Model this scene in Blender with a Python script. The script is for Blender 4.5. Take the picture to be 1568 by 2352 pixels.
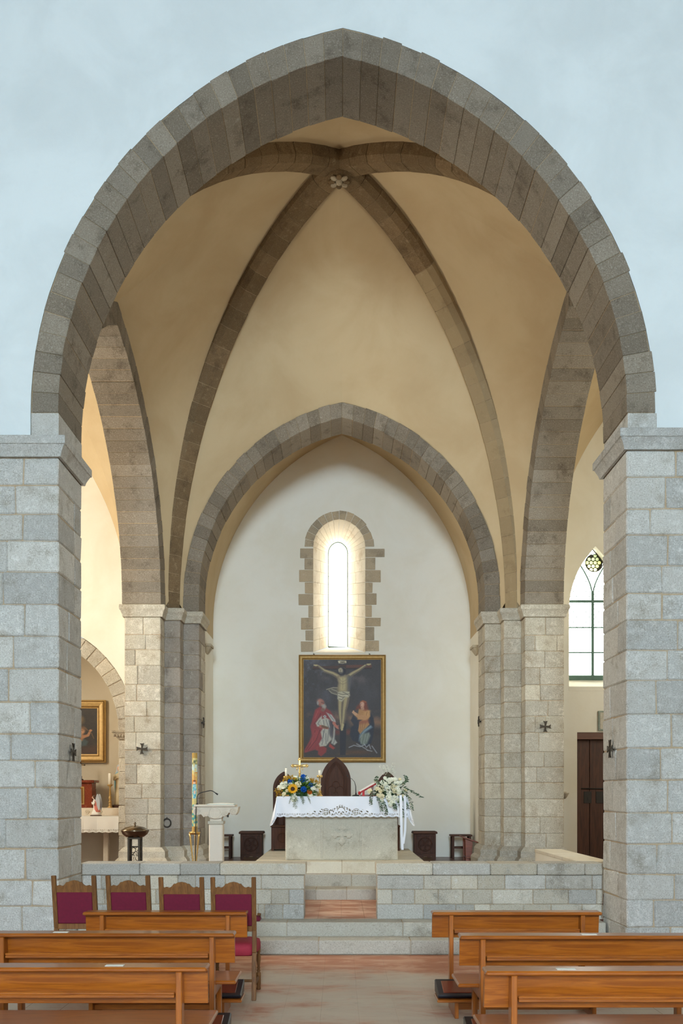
import bpy, math, random
import numpy as np
from mathutils import Vector, Matrix, noise as mnoise

random.seed(7)
SC = bpy.context.scene
COL = SC.collection
for _o in list(bpy.data.objects):
    bpy.data.objects.remove(_o)

# ------------------------------------------------------------------ camera
F = 2250.0            # focal length in pixels of the 1568 x 2352 frame
VX, VY = 780.0, 1825.0   # vanishing point (eye level)
EYE = 1.85
cam_d = bpy.data.cameras.new('camera')
cam = bpy.data.objects.new('camera', cam_d)
COL.objects.link(cam)
cam.location = (0, 0, EYE)
cam.rotation_euler = (math.pi / 2, 0, 0)
cam_d.sensor_fit = 'VERTICAL'
cam_d.sensor_height = 36.0
cam_d.lens = F / 2352 * 36.0
cam_d.shift_x = (784 - VX) / 2352
cam_d.shift_y = (VY - 1176) / 2352
cam_d.clip_end = 200
SC.camera = cam

def px(x, Y): return (x - VX) * Y / F
def pz(y, Y): return EYE - (y - VY) * Y / F
def P(x, y, Y): return Vector((px(x, Y), Y, pz(y, Y)))

# ------------------------------------------------------------------ world, exposure
w = bpy.data.worlds.new('sky')
SC.world = w
w.use_nodes = True
_nt = w.node_tree
_bg = _nt.nodes['Background']
_bg.inputs['Color'].default_value = (0.75, 0.87, 1.0, 1)
_bg.inputs['Strength'].default_value = 1.0
SC.view_settings.view_transform = 'Standard'
SC.view_settings.look = 'None'
SC.view_settings.gamma = 1.0
SC.view_settings.use_curve_mapping = False
SC.view_settings.exposure = 0.0
try:
    SC.cycles.max_bounces = 12
    SC.cycles.diffuse_bounces = 8
    SC.cycles.use_denoising = True
    SC.cycles.sample_clamp_indirect = 6.0
except Exception:
    pass
# daylight radiance of the glazed windows (they are the only lights of the church)
NAVE_LIGHT = (2.5, (0.66, 0.85, 1.0))
FACADE_LIGHT = (98.0, (0.65, 0.845, 1.0))
SIDE_LIGHT = (30.0, (1.0, 0.94, 0.80))
RBAY_LIGHT = (13.0, (0.97, 1.0, 0.90))  # radiance of the window added for a brighter right bay
APSE_LIGHT = (8.5, (1.0, 0.97, 0.90))
RIGHT_LIGHT = (9.0, (0.93, 1.0, 0.97))

# ------------------------------------------------------------------ materials
def lin(c):
    c = c / 255.0
    return c / 12.92 if c <= 0.04045 else ((c + 0.055) / 1.055) ** 2.4
def C(r, g, b): return (lin(r), lin(g), lin(b), 1.0)

class G:
    def __init__(s, name):
        s.m = bpy.data.materials.new(name)
        s.m.use_nodes = True
        s.nt = s.m.node_tree
        s.b = s.nt.nodes['Principled BSDF']
    def n(s, t, **k):
        nd = s.nt.nodes.new(t)
        for a, v in k.items(): setattr(nd, a, v)
        return nd
    def put(s, sock, v):
        if isinstance(v, bpy.types.NodeSocket): s.nt.links.new(v, sock)
        else: sock.default_value = v
    def pos(s): return s.n('ShaderNodeNewGeometry').outputs['Position']
    def obj(s): return s.n('ShaderNodeTexCoord').outputs['Object']
    def rnd(s): return s.n('ShaderNodeObjectInfo').outputs['Random']
    def scale(s, v, sc):
        nd = s.n('ShaderNodeMapping'); s.put(nd.inputs['Vector'], v)
        nd.inputs['Scale'].default_value = sc
        return nd.outputs[0]
    def noise(s, v, sc, det=3.0, ro=0.55, dist=0.0):
        nd = s.n('ShaderNodeTexNoise'); s.put(nd.inputs['Vector'], v)
        nd.inputs['Scale'].default_value = sc; nd.inputs['Detail'].default_value = det
        nd.inputs['Roughness'].default_value = ro; nd.inputs['Distortion'].default_value = dist
        return nd.outputs['Fac']
    def voro(s, v, sc, feat='F1'):
        nd = s.n('ShaderNodeTexVoronoi', feature=feat); s.put(nd.inputs['Vector'], v)
        nd.inputs['Scale'].default_value = sc
        return nd.outputs['Distance']
    def mix(s, f, a, b, mode='MIX'):
        nd = s.n('ShaderNodeMix', data_type='RGBA', blend_type=mode)
        s.put(nd.inputs[0], f); s.put(nd.inputs[6], a); s.put(nd.inputs[7], b)
        return nd.outputs[2]
    def rng(s, v, a, b, c=0.0, d=1.0):
        nd = s.n('ShaderNodeMapRange', interpolation_type='SMOOTHSTEP')
        s.put(nd.inputs[0], v)
        for i, q in enumerate((a, b, c, d)): nd.inputs[i + 1].default_value = q
        return nd.outputs[0]
    def math(s, op, a, b=0.0):
        nd = s.n('ShaderNodeMath', operation=op); s.put(nd.inputs[0], a); s.put(nd.inputs[1], b)
        return nd.outputs[0]
    def grey(s, v):
        nd = s.n('ShaderNodeCombineColor')
        for i in range(3): s.put(nd.inputs[i], v)
        return nd.outputs[0]
    def bump(s, h, st=0.4, dist=0.02):
        nd = s.n('ShaderNodeBump'); s.put(nd.inputs['Height'], h)
        nd.inputs['Strength'].default_value = st; nd.inputs['Distance'].default_value = dist
        s.nt.links.new(nd.outputs[0], s.b.inputs['Normal'])
    def set(s, **k):
        for a, v in k.items():
            a = a.replace('_', ' ')
            s.put(s.b.inputs[a], v)
        return s.m

M = {}
def plain(name, col, rough=0.6, metal=0.0, var=0.10, sc=14.0, coat=0.0, bump=0.0, spec=0.5):
    g = G(name)
    f = g.noise(g.obj(), sc, 4)
    c2 = tuple(min(1, x * (1 - var * 2)) for x in col[:3]) + (1,)
    g.set(Base_Color=g.mix(f, c2, tuple(min(1, x * (1 + var)) for x in col[:3]) + (1,)),
          Roughness=rough, Metallic=metal, Coat_Weight=coat)
    g.b.inputs['Specular IOR Level'].default_value = spec
    if bump: g.bump(g.noise(g.obj(), sc * 4, 3), bump, 0.01)
    M[name] = g.m
    return g.m

def stone(name, c1, c2, pale, dark, pal=(0.54, 0.70), speck=0.5, bump=0.6, rough=0.85, big=1.6, rv=0.35):
    """weathered block: two block colours picked per stone, lime patches, dark pits, fine speckle"""
    g = G(name)
    p = g.pos(); r = g.rnd()
    base = g.mix(r, c1, c2)
    big_n = g.noise(p, big, 4, 0.6)
    med = g.noise(p, 11.0, 8, 0.72, 0.15)
    fine = g.noise(p, 70.0, 4, 0.7)
    base = g.mix(g.math('MULTIPLY', g.rng(med, pal[0], pal[1]), g.rng(big_n, 0.25, 0.7, 0.25, 1.0)), base, pale)
    base = g.mix(g.math('MULTIPLY', g.rng(g.noise(p, 3.2, 6, 0.7), 0.50, 0.72), 0.75), base, dark)
    base = g.mix(g.math('MULTIPLY', g.rng(fine, 0.53, 0.66), speck), base, pale)
    base = g.mix(g.math('MULTIPLY', g.rng(fine, 0.46, 0.33), speck), base, dark)
    r2 = g.math('FRACT', g.math('MULTIPLY', r, 17.31))
    k = g.math('ADD', g.math('MULTIPLY', r2, rv), 1.0 - rv * 0.5)
    base = g.mix(1.0, base, g.grey(k), 'MULTIPLY')
    g.set(Base_Color=base, Roughness=rough)
    g.b.inputs['Specular IOR Level'].default_value = 0.25
    g.bump(g.math('ADD', g.math('MULTIPLY', med, 0.8), g.math('MULTIPLY', fine, 0.5)), bump, 0.03)
    M[name] = g.m
    return g.m

def plaster(name, c1, c2, bump=0.15, sc=0.8):
    g = G(name)
    p = g.pos()
    n1 = g.noise(p, sc, 5, 0.6, 0.4)
    n2 = g.noise(p, 6.0, 5, 0.6)
    c = g.mix(g.rng(n1, 0.35, 0.68), c1, c2)
    c = g.mix(g.math('MULTIPLY', g.rng(n2, 0.55, 0.8), 0.25), c, c2)
    g.set(Base_Color=c, Roughness=0.92)
    g.b.inputs['Specular IOR Level'].default_value = 0.2
    g.bump(g.math('ADD', g.math('MULTIPLY', n2, 1.0), g.math('MULTIPLY', g.noise(p, 45, 3), 0.2)), bump, 0.02)
    M[name] = g.m

def wood(name, c1, c2, rough=0.3, axis=0, sc=3.0, coat=0.3, bump=0.1, spec=0.5):
    g = G(name)
    s = [14.0, 14.0, 14.0]; s[axis] = 0.9
    v = g.scale(g.obj(), s)
    f = g.noise(v, sc, 5, 0.6, 1.2)
    c = g.mix(g.rng(f, 0.3, 0.7), c1, c2)
    k = g.math('ADD', g.math('MULTIPLY', g.rnd(), 0.2), 0.9)
    c = g.mix(1.0, c, g.grey(k), 'MULTIPLY')
    g.set(Base_Color=c, Roughness=rough, Coat_Weight=coat, Coat_Roughness=0.12)
    g.b.inputs['Specular IOR Level'].default_value = spec
    g.bump(f, bump, 0.004)
    M[name] = g.m

def glow(name, col, strength, tex=None):
    g = G(name)
    g.set(Base_Color=(0.9, 0.93, 0.95, 1), Roughness=0.25)
    g.b.inputs['Emission Color'].default_value = tuple(col) + (1,)
    g.b.inputs['Emission Strength'].default_value = strength
    M[name] = g.m

def vcol(name, rough=0.5, coat=0.0, metal=0.0, bump=0.0):
    g = G(name)
    nd = g.n('ShaderNodeAttribute'); nd.attribute_name = 'Col'
    g.set(Base_Color=nd.outputs['Color'], Roughness=rough, Coat_Weight=coat, Metallic=metal)
    if bump: g.bump(g.noise(g.pos(), 160, 3), bump, 0.004)
    M[name] = g.m

stone('pier_stone', C(218, 213, 203), C(198, 196, 190), C(242, 239, 232), C(160, 150, 132), pal=(0.47, 0.70), speck=0.8, bump=1.0, rv=0.26, big=1.2)
stone('rear_stone', C(212, 202, 180), C(188, 180, 164), C(234, 226, 210), C(158, 138, 110), pal=(0.47, 0.70), speck=0.8, bump=1.0, rv=0.26, big=1.4)
stone('shaded_stone', C(156, 146, 134), C(174, 162, 148), C(198, 188, 174), C(116, 106, 96), rv=0.2)  # darker rear stone: shade on the set-back faces put into the colour
stone('arch_stone', C(125, 113, 97), C(142, 131, 116), C(176, 167, 152), C(88, 76, 61), speck=0.55, rv=0.30, pal=(0.58, 0.76))
stone('grey_stone', C(180, 176, 168), C(204, 192, 170), C(216, 212, 204), C(138, 130, 116), rv=0.34, speck=0.7)
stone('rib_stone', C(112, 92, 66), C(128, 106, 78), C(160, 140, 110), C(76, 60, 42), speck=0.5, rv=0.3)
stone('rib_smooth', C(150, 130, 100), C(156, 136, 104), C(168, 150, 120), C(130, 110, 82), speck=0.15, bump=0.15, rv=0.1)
stone('quoin_stone', C(176, 160, 136), C(196, 174, 142), C(204, 192, 170), C(146, 132, 112), rv=0.2)
stone('jamb_stone', C(224, 212, 188), C(232, 222, 202), C(240, 232, 214), C(196, 176, 144), rv=0.1, speck=0.35)
stone('step_stone', C(186, 178, 164), C(200, 192, 176), C(214, 208, 196), C(142, 130, 114), rv=0.18, speck=0.6)
stone('altar_stone', C(196, 190, 172), C(202, 194, 176), C(220, 214, 198), C(156, 146, 126), rv=0.06, speck=0.45, bump=0.25)
stone('marble', C(222, 210, 190), C(226, 214, 196), C(236, 228, 212), C(200, 184, 160), rv=0.06, speck=0.12, bump=0.06, rough=0.5)
stone('mortar', C(188, 166, 136), C(184, 162, 134), C(208, 190, 164), C(146, 122, 94), rv=0.0)
stone('dark_mortar', C(166, 144, 114), C(166, 144, 114), C(192, 172, 142), C(112, 92, 70), rv=0.0)
stone('corbel_stone', C(196, 182, 158), C(200, 186, 160), C(220, 208, 186), C(140, 122, 98), rv=0.1, bump=0.9)
plaster('plaster_nave', C(220, 225, 224), C(209, 214, 213))
plaster('plaster_vault', C(196, 175, 140), C(186, 163, 127))  # wall plaster made tan and darker, the vault's dim warm light in its colour
plaster('plaster_apse', C(236, 231, 218), C(230, 223, 206))
plaster('plaster_side', C(236, 230, 214), C(228, 220, 200))
plaster('plaster_niche', C(206, 194, 170), C(196, 182, 156))

# worn terracotta: red clay with a grey trodden film that has its own ragged outline
def terracotta(name, worn):
    g = G(name)
    p = g.pos(); r = g.rnd()
    base = g.mix(r, C(178, 114, 82), C(184, 122, 90))
    base = g.mix(g.rng(g.noise(g.scale(p, (1, 2.5, 1)), 2.4, 6, 0.65, 0.5), 0.4, 0.66), base, C(206, 158, 128) if worn else C(222, 182, 154))
    if worn:
        sep = g.n('ShaderNodeSeparateXYZ'); g.put(sep.inputs[0], p)
        edge = g.math('ADD', sep.outputs[1], g.math('MULTIPLY', g.noise(p, 1.1, 4, 0.6), 2.2))
        film = g.rng(edge, 11.55, 10.9)
        film2 = g.rng(g.noise(g.scale(p, (0.7, 1.6, 1)), 1.3, 6, 0.66, 0.6), 0.26, 0.56)
        base = g.mix(g.math('MULTIPLY', g.math('MULTIPLY', film, film2), 0.85), base, C(202, 188, 166))
        base = g.mix(g.math('MULTIPLY', g.rng(g.noise(p, 5.0, 6, 0.7), 0.56, 0.78), 0.35), base, C(128, 112, 96))
    g.set(Base_Color=base, Roughness=0.55)
    g.b.inputs['Specular IOR Level'].default_value = 0.35
    g.bump(g.noise(p, 30, 4), 0.12, 0.01)
    M[name] = g.m
terracotta('tile_worn', True)
terracotta('tile_clay', False)
plain('grout', C(150, 118, 94), 0.9)
wood('pew_wood', C(138, 70, 14), C(172, 96, 26), 0.28, 0)
wood('pew_post', C(140, 72, 14), C(172, 96, 26), 0.28, 2)
wood('chair_wood', C(104, 66, 34), C(134, 90, 48), 0.55, 2, coat=0.0, spec=0.25)
wood('dark_wood', C(58, 34, 22), C(82, 50, 34), 0.6, 2, coat=0.0, spec=0.25)
wood('dark_wood_h', C(60, 36, 24), C(86, 54, 36), 0.6, 0, coat=0.0, spec=0.25)
wood('door_wood', C(58, 32, 20), C(86, 50, 32), 0.55, 2, coat=0.05)
wood('red_wood', C(104, 48, 26), C(128, 64, 36), 0.4, 0)
wood('floor_wood', C(92, 58, 46), C(112, 74, 58), 0.5, 0)
wood('ceiling_wood', C(120, 92, 62), C(140, 108, 74), 0.6, 1)
plain('velvet', C(112, 12, 44), 0.85, var=0.15, sc=40)
plain('velvet_seat', C(170, 40, 60), 0.8, var=0.12, sc=40)
plain('vinyl', C(30, 30, 38), 0.35)
plain('vinyl_red', C(122, 40, 16), 0.3, coat=0.3)
plain('gold', C(232, 194, 122), 0.36, 0.85, var=0.12)
plain('gilt', C(200, 162, 98), 0.48, 0.3, var=0.18, sc=20)
plain('gilt_dark', C(140, 96, 40), 0.45, 0.45, var=0.2, sc=20)
plain('bronze', C(72, 62, 50), 0.45, 0.7)
plain('pewter', C(128, 112, 92), 0.22, 0.95, var=0.05)
plain('iron', C(62, 58, 54), 0.6, 0.5)
plain('black', C(24, 24, 26), 0.45)
plain('wax', C(244, 238, 220), 0.5, var=0.02)
plain('linen', C(238, 240, 246), 0.85, var=0.02, sc=8)
plain('lace', C(240, 236, 226), 0.85, var=0.03, sc=8)
plain('paper', C(236, 232, 218), 0.7, var=0.03)
plain('red_cloth', C(190, 28, 34), 0.6)
plain('white_petal', C(244, 242, 226), 0.6, var=0.04, sc=30)
plain('cream_petal', C(240, 230, 196), 0.6, var=0.05, sc=30)
plain('blue_petal', C(16, 92, 178), 0.6, var=0.15, sc=40)
plain('yellow_petal', C(240, 176, 24), 0.6, var=0.12, sc=40)
plain('ochre_spray', C(198, 152, 30), 0.7, var=0.2, sc=60)
plain('orange_petal', C(206, 110, 30), 0.6, var=0.15, sc=40)
plain('seed_brown', C(66, 38, 20), 0.8)
plain('leaf', C(58, 98, 36), 0.5, var=0.25, sc=30)
plain('leaf_light', C(120, 154, 50), 0.5, var=0.25, sc=30)
plain('leaf_grey', C(96, 122, 88), 0.55, var=0.2, sc=30)
plain('leaf_dark', C(38, 66, 34), 0.5, var=0.25, sc=30)
plain('gypsum_white', C(236, 232, 224), 0.6, var=0.03)
plain('skin', C(222, 180, 150), 0.6, var=0.05)
plain('robe_pink', C(226, 132, 116), 0.6, var=0.1)
plain('hair_brown', C(86, 54, 34), 0.6)
plain('wing_grey', C(186, 190, 194), 0.6, var=0.08)
plain('robe_blue', C(110, 172, 186), 0.6, var=0.1)
plain('robe_cream', C(206, 188, 150), 0.6, var=0.1)
stone('red_marble', C(128, 58, 38), C(136, 64, 42), C(168, 110, 84), C(92, 36, 24), rv=0.05, speck=0.4, bump=0.02, rough=0.25)
plain('lead', C(86, 112, 100), 0.6, 0.3)
plain('lead_dark', C(60, 56, 44), 0.6, 0.3)
plain('slate', C(150, 160, 146), 0.7, var=0.25)
plain('screen_white', C(220, 224, 226), 0.4, var=0.02)
glow('pane_apse', APSE_LIGHT[1], APSE_LIGHT[0])
glow('pane_right', RIGHT_LIGHT[1], RIGHT_LIGHT[0])
glow('pane_nave', NAVE_LIGHT[1], NAVE_LIGHT[0])
glow('pane_facade', FACADE_LIGHT[1], FACADE_LIGHT[0])
glow('pane_rbay', RBAY_LIGHT[1], RBAY_LIGHT[0])
glow('pane_side', SIDE_LIGHT[1], SIDE_LIGHT[0])
glow('pane_yellow', (0.62, 0.72, 0.03), 1.0)
glow('pane_yellow_pale', (0.90, 0.95, 0.34), 1.5)
glow('pane_green', (0.18, 0.32, 0.01), 0.8)
glow('pane_pale', (0.82, 1.0, 0.90), 1.4)
vcol('paint', 0.55, 0.0, bump=0.4)
vcol('candle_paint', 0.5)

# ------------------------------------------------------------------ geometry helpers
def link(o, parent=None, **tags):
    COL.objects.link(o)
    if parent is not None: o.parent = parent
    for k, v in tags.items():
        if v is not None: o[k] = v
    return o

def mk(name, verts, faces, mat, parent=None, smooth=False, center=False, **tags):
    verts = [Vector(v) for v in verts]
    loc = Vector((0, 0, 0))
    if center:
        loc = sum(verts, Vector((0, 0, 0))) / len(verts)
        verts = [v - loc for v in verts]
    me = bpy.data.meshes.new(name)
    me.from_pydata([tuple(v) for v in verts], [], faces)
    me.update()
    if mat is not None: me.materials.append(M[mat] if isinstance(mat, str) else mat)
    if smooth: me.polygons.foreach_set('use_smooth', [True] * len(me.polygons))
    o = bpy.data.objects.new(name, me)
    o.location = loc
    return link(o, parent, **tags)

def thing(name, loc, label, category, rz=0.0, group=None):
    o = bpy.data.objects.new(name, None)
    o.empty_display_size = 0.1
    o.location = loc
    o.rotation_euler = (0, 0, rz)
    return link(o, None, label=label, category=category, group=group)

def struct(name, verts, faces, mat, label=None, smooth=False):
    return mk(name, verts, faces, mat, None, smooth, kind='structure', label=label)

def orient(pts, face, cen):
    a, b, c = (pts[face[i]] for i in range(3))
    nrm = (b - a).cross(c - a)
    if nrm.length < 1e-12 and len(face) > 3:
        nrm = (pts[face[2]] - a).cross(pts[face[3]] - a)
    mid = sum((pts[i] for i in face), Vector()) / len(face)
    return list(face) if nrm.dot(mid - cen) >= 0 else list(reversed(face))

HF = [(0, 1, 2, 3), (4, 5, 6, 7), (0, 1, 5, 4), (1, 2, 6, 5), (2, 3, 7, 6), (3, 0, 4, 7)]
def hexa(c8, b=0.01):
    """eight corners (0-3 one face, 4-7 the opposite one) -> chamfered block verts, faces"""
    c8 = [Vector(c) for c in c8]
    cen = sum(c8, Vector()) / 8
    V, Fc, idx = [], [], {}
    for fi, f in enumerate(HF):
        for k in range(4):
            v, p, q = c8[f[k]], c8[f[k - 1]], c8[f[(k + 1) % 4]]
            e1, e2 = p - v, q - v
            l1, l2 = e1.length, e2.length
            bb = min(b, 0.3 * l1, 0.3 * l2)
            idx[(fi, f[k])] = len(V)
            V.append(v + e1 * (bb / max(l1, 1e-9)) + e2 * (bb / max(l2, 1e-9)))
        Fc.append([idx[(fi, i)] for i in f])
    for i in range(6):
        for j in range(i + 1, 6):
            sh = [v for v in HF[i] if v in HF[j]]
            if len(sh) == 2:
                Fc.append([idx[(i, sh[0])], idx[(i, sh[1])], idx[(j, sh[1])], idx[(j, sh[0])]])
    for v in range(8):
        fs = [i for i in range(6) if v in HF[i]]
        Fc.append([idx[(i, v)] for i in fs])
    return V, [orient(V, f, cen) for f in Fc]

def box8(x0, x1, y0, y1, z0, z1):
    return [(x0, y0, z0), (x1, y0, z0), (x1, y1, z0), (x0, y1, z0),
            (x0, y0, z1), (x1, y0, z1), (x1, y1, z1), (x0, y1, z1)]

def block(name, c8, mat, parent, b=0.01, jit=0.0, **tags):
    if jit: c8 = [Vector(c) + Vector((random.uniform(-jit, jit), random.uniform(-jit, jit), random.uniform(-jit, jit))) for c in c8]
    V, Fc = hexa(c8, b)
    return mk(name, V, Fc, mat, parent, center=True, **tags)

class MB:
    """collects shapes and links them as one mesh"""
    def __init__(s): s.v, s.f, s.sm = [], [], []
    def add(s, V, Fc, sm=False):
        o = len(s.v)
        s.v += [Vector(v) for v in V]
        s.f += [[i + o for i in f] for f in Fc]
        s.sm += [sm] * len(Fc)
        return s
    def box(s, x0, x1, y0, y1, z0, z1, b=0.004):
        V, Fc = hexa(box8(min(x0, x1), max(x0, x1), min(y0, y1), max(y0, y1), min(z0, z1), max(z0, z1)), b)
        return s.add(V, Fc)
    def hexa(s, c8, b=0.004):
        V, Fc = hexa(c8, b); return s.add(V, Fc)
    def lathe(s, prof, c=(0, 0, 0), n=20, sm=True, sx=1.0, sy=1.0, cap=True):
        V, Fc = [], []
        for r, z in prof:
            for k in range(n):
                a = 2 * math.pi * k / n
                V.append((c[0] + r * math.cos(a) * sx, c[1] + r * math.sin(a) * sy, c[2] + z))
        for i in range(len(prof) - 1):
            for k in range(n):
                k2 = (k + 1) % n
                Fc.append([i * n + k, i * n + k2, (i + 1) * n + k2, (i + 1) * n + k])
        if cap:
            Fc.append(list(range(n))[::-1]); Fc.append([(len(prof) - 1) * n + k for k in range(n)])
        return s.add(V, Fc, sm)
    def tube(s, pts, r, n=8, sm=True, cap=True):
        pts = [Vector(p) for p in pts]
        rr = r if isinstance(r, (list, tuple)) else [r] * len(pts)
        V, Fc = [], []
        prev = None
        for i, p in enumerate(pts):
            d = (pts[min(i + 1, len(pts) - 1)] - pts[max(i - 1, 0)]).normalized()
            if prev is None:
                up = Vector((0, 0, 1)) if abs(d.z) < 0.9 else Vector((1, 0, 0))
                a = d.cross(up).normalized()
            else:
                a = (prev - d * prev.dot(d)).normalized()
            prev = a
            b_ = d.cross(a)
            for k in range(n):
                t = 2 * math.pi * k / n
                V.append(p + (a * math.cos(t) + b_ * math.sin(t)) * rr[i])
        for i in range(len(pts) - 1):
            for k in range(n):
                k2 = (k + 1) % n
                Fc.append([i * n + k, i * n + k2, (i + 1) * n + k2, (i + 1) * n + k])
        if cap:
            Fc.append(list(range(n))[::-1]); Fc.append([(len(pts) - 1) * n + k for k in range(n)])
        return s.add(V, Fc, sm)
    def ball(s, c, rx, ry=None, rz=None, nu=12, nv=8, rot=None):
        ry = rx if ry is None else ry; rz = rx if rz is None else rz
        V, Fc = [], []
        for j in range(nv + 1):
            t = math.pi * j / nv
            for k in range(nu):
                a = 2 * math.pi * k / nu
                q = Vector((rx * math.sin(t) * math.cos(a), ry * math.sin(t) * math.sin(a), -rz * math.cos(t)))
                if rot is not None: q = rot @ q
                V.append(Vector(c) + q)
        for j in range(nv):
            for k in range(nu):
                k2 = (k + 1) % nu
                Fc.append([j * nu + k, j * nu + k2, (j + 1) * nu + k2, (j + 1) * nu + k])
        return s.add(V, Fc, True)
    def prism(s, poly, fn, d0, d1, sm=False):
        """poly: 2-D outline, fn(u, v, d) -> point; extruded from depth d0 to d1"""
        n = len(poly)
        V = [fn(u, v, d0) for u, v in poly] + [fn(u, v, d1) for u, v in poly]
        Fc = [list(range(n)), list(range(2 * n - 1, n - 1, -1))]
        for k in range(n):
            k2 = (k + 1) % n
            Fc.append([k, n + k, n + k2, k2])
        return s.add(V, Fc, sm)
    def build(s, name, mat, parent=None, fix=False, **tags):
        o = mk(name, s.v, s.f, mat, parent, **tags)
        o.data.polygons.foreach_set('use_smooth', s.sm)
        if fix:
            import bmesh
            bm = bmesh.new(); bm.from_mesh(o.data)
            bmesh.ops.recalc_face_normals(bm, faces=bm.faces)
            bm.to_mesh(o.data); bm.free()
        return o

XZ = lambda y0=0.0: (lambda u, v, d: Vector((u, y0 + d, v)))

def clone(root, loc, rz=None, **tags):
    r = root.copy(); COL.objects.link(r)
    r.location = loc
    if rz is not None: r.rotation_euler = (0, 0, rz)
    for k, v in tags.items(): r[k] = v
    for ch in root.children:
        c = ch.copy(); COL.objects.link(c); c.parent = r
        for g2 in ch.children:
            d = g2.copy(); COL.objects.link(d); d.parent = c
    return r

def arch_pts(a, z0, spring, rise, th, n, cx=0.0):
    """pointed arch: lists of inner and outer (u, z), left spring to right spring, n pieces each half"""
    c = (rise * rise + a * a) / (2 * a)
    inn, out = [], []
    def half(sg):
        I, O = [], []
        ti = math.acos((c - a) / c); to = math.acos((c - a) / (c + th))
        for k in range(n + 1):
            A, B = ti * k / n, to * k / n
            I.append((cx + sg * (c - a - c * math.cos(A)), spring + c * math.sin(A)))
            O.append((cx + sg * (c - a - (c + th) * math.cos(B)), spring + (c + th) * math.sin(B)))
        return I, O
    I, O = half(1); I2, O2 = half(-1)
    inn = I + I2[::-1][1:]; out = O + O2[::-1][1:]
    if spring > z0 + 0.02:
        inn = [(cx - a, z0)] + inn + [(cx + a, z0)]
        out = [(cx - a - th, z0)] + out + [(cx + a + th, z0)]
    return inn, out

def resample(pts, n):
    pts = [Vector(p) for p in pts]
    L = [0.0]
    for i in range(1, len(pts)): L.append(L[-1] + (pts[i] - pts[i - 1]).length)
    out = []
    for k in range(n + 1):
        t = L[-1] * k / n
        i = 0
        while i < len(pts) - 2 and L[i + 1] < t: i += 1
        s = (t - L[i]) / max(L[i + 1] - L[i], 1e-9)
        out.append(pts[i].lerp(pts[i + 1], min(1, max(0, s))))
    return out

def voussoirs(parent, inn, out, fn, d0, d1, mat, mats_first=None, gap=0.005, b=0.012, jo=0.015, ji=0.004, names='stone'):
    """one chamfered block per step of the arch; fn(u, z, d) -> point"""
    n = len(inn) - 1
    for k in range(n):
        i0, i1, o0, o1 = Vector(inn[k]), Vector(inn[k + 1]), Vector(out[k]), Vector(out[k + 1])
        ti = (i1 - i0).normalized() * gap; to = (o1 - o0).normalized() * gap
        rad = ((o0 + o1) / 2 - (i0 + i1) / 2).normalized()
        ro = rad * random.uniform(-jo, jo); ri = rad * random.uniform(-ji, ji)
        A, B, Cc, D = i0 + ti + ri, i1 - ti + ri, o1 - to + ro, o0 + to + ro
        f = random.uniform(-0.006, 0.004)
        c8 = [fn(q.x, q.y, d0 + f) for q in (A, B, Cc, D)] + [fn(q.x, q.y, d1) for q in (A, B, Cc, D)]
        m = mat
        if mats_first and (k == 0 or k == n - 1): m = mats_first
        block(names, c8, m, parent, b)

def arch_core(name, inn, out, fn, d0, d1, mat, inset=0.012, label=None):
    V, Fc = [], []
    n = len(inn)
    for k in range(n):
        i, o = Vector(inn[k]), Vector(out[k])
        r = (o - i).normalized() * inset
        i2, o2 = i + r, o - r
        V += [fn(i2.x, i2.y, d0 + inset), fn(o2.x, o2.y, d0 + inset), fn(i2.x, i2.y, d1 - inset), fn(o2.x, o2.y, d1 - inset)]
    for k in range(n - 1):
        a, b = 4 * k, 4 * k + 4
        Fc += [[a, b, b + 1, a + 1], [a + 2, a + 3, b + 3, b + 2], [a, a + 2, b + 2, b], [a + 1, b + 1, b + 3, a + 3]]
    Fc += [[0, 1, 3, 2], [4 * n - 4, 4 * n - 2, 4 * n - 1, 4 * n - 3]]
    return struct(name, V, Fc, mat, label)

def arch_wall(name, curve, fn, u0, u1, zb, zt, d0, d1, mat, label=None):
    """wall slab with an arched hole; curve: (u, z) from left foot to right foot"""
    mb = MB()
    pts = [Vector(p) for p in curve]
    for k in range(len(pts) - 1):
        a, b = pts[k], pts[k + 1]
        if abs(a.x - b.x) < 1e-5: continue
        c8 = [fn(a.x, a.y, d0), fn(b.x, b.y, d0), fn(b.x, zt, d0), fn(a.x, zt, d0),
              fn(a.x, a.y, d1), fn(b.x, b.y, d1), fn(b.x, zt, d1), fn(a.x, zt, d1)]
        cen = sum(c8, Vector()) / 8
        mb.add(c8, [orient(c8, f, cen) for f in (HF[0], HF[1], HF[2])])
    for (a, b) in ((u0, pts[0].x), (pts[-1].x, u1)):
        if b - a < 1e-4: continue
        c8 = [fn(a, zb, d0), fn(b, zb, d0), fn(b, zt, d0), fn(a, zt, d0),
              fn(a, zb, d1), fn(b, zb, d1), fn(b, zt, d1), fn(a, zt, d1)]
        cen = sum(c8, Vector()) / 8
        mb.add(c8, [orient(c8, f, cen) for f in HF])
    return mb.build(name, mat, None, kind='structure', label=label)

def moulding(mb, path, normals, prof):
    """prof: list of (out, z) swept along a plan path with given outward corner offsets"""
    n = len(prof)
    V, Fc = [], []
    for (x, y), (nx, ny) in zip(path, normals):
        for o, z in prof: V.append((x + nx * o, y + ny * o, z))
    for i in range(len(path) - 1):
        for k in range(n - 1):
            Fc.append([i * n + k, (i + 1) * n + k, (i + 1) * n + k + 1, i * n + k + 1])
    Fc.append(list(range(n))); Fc.append([(len(path) - 1) * n + k for k in range(n)][::-1])
    mb.add(V, Fc)
    return mb

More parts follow.
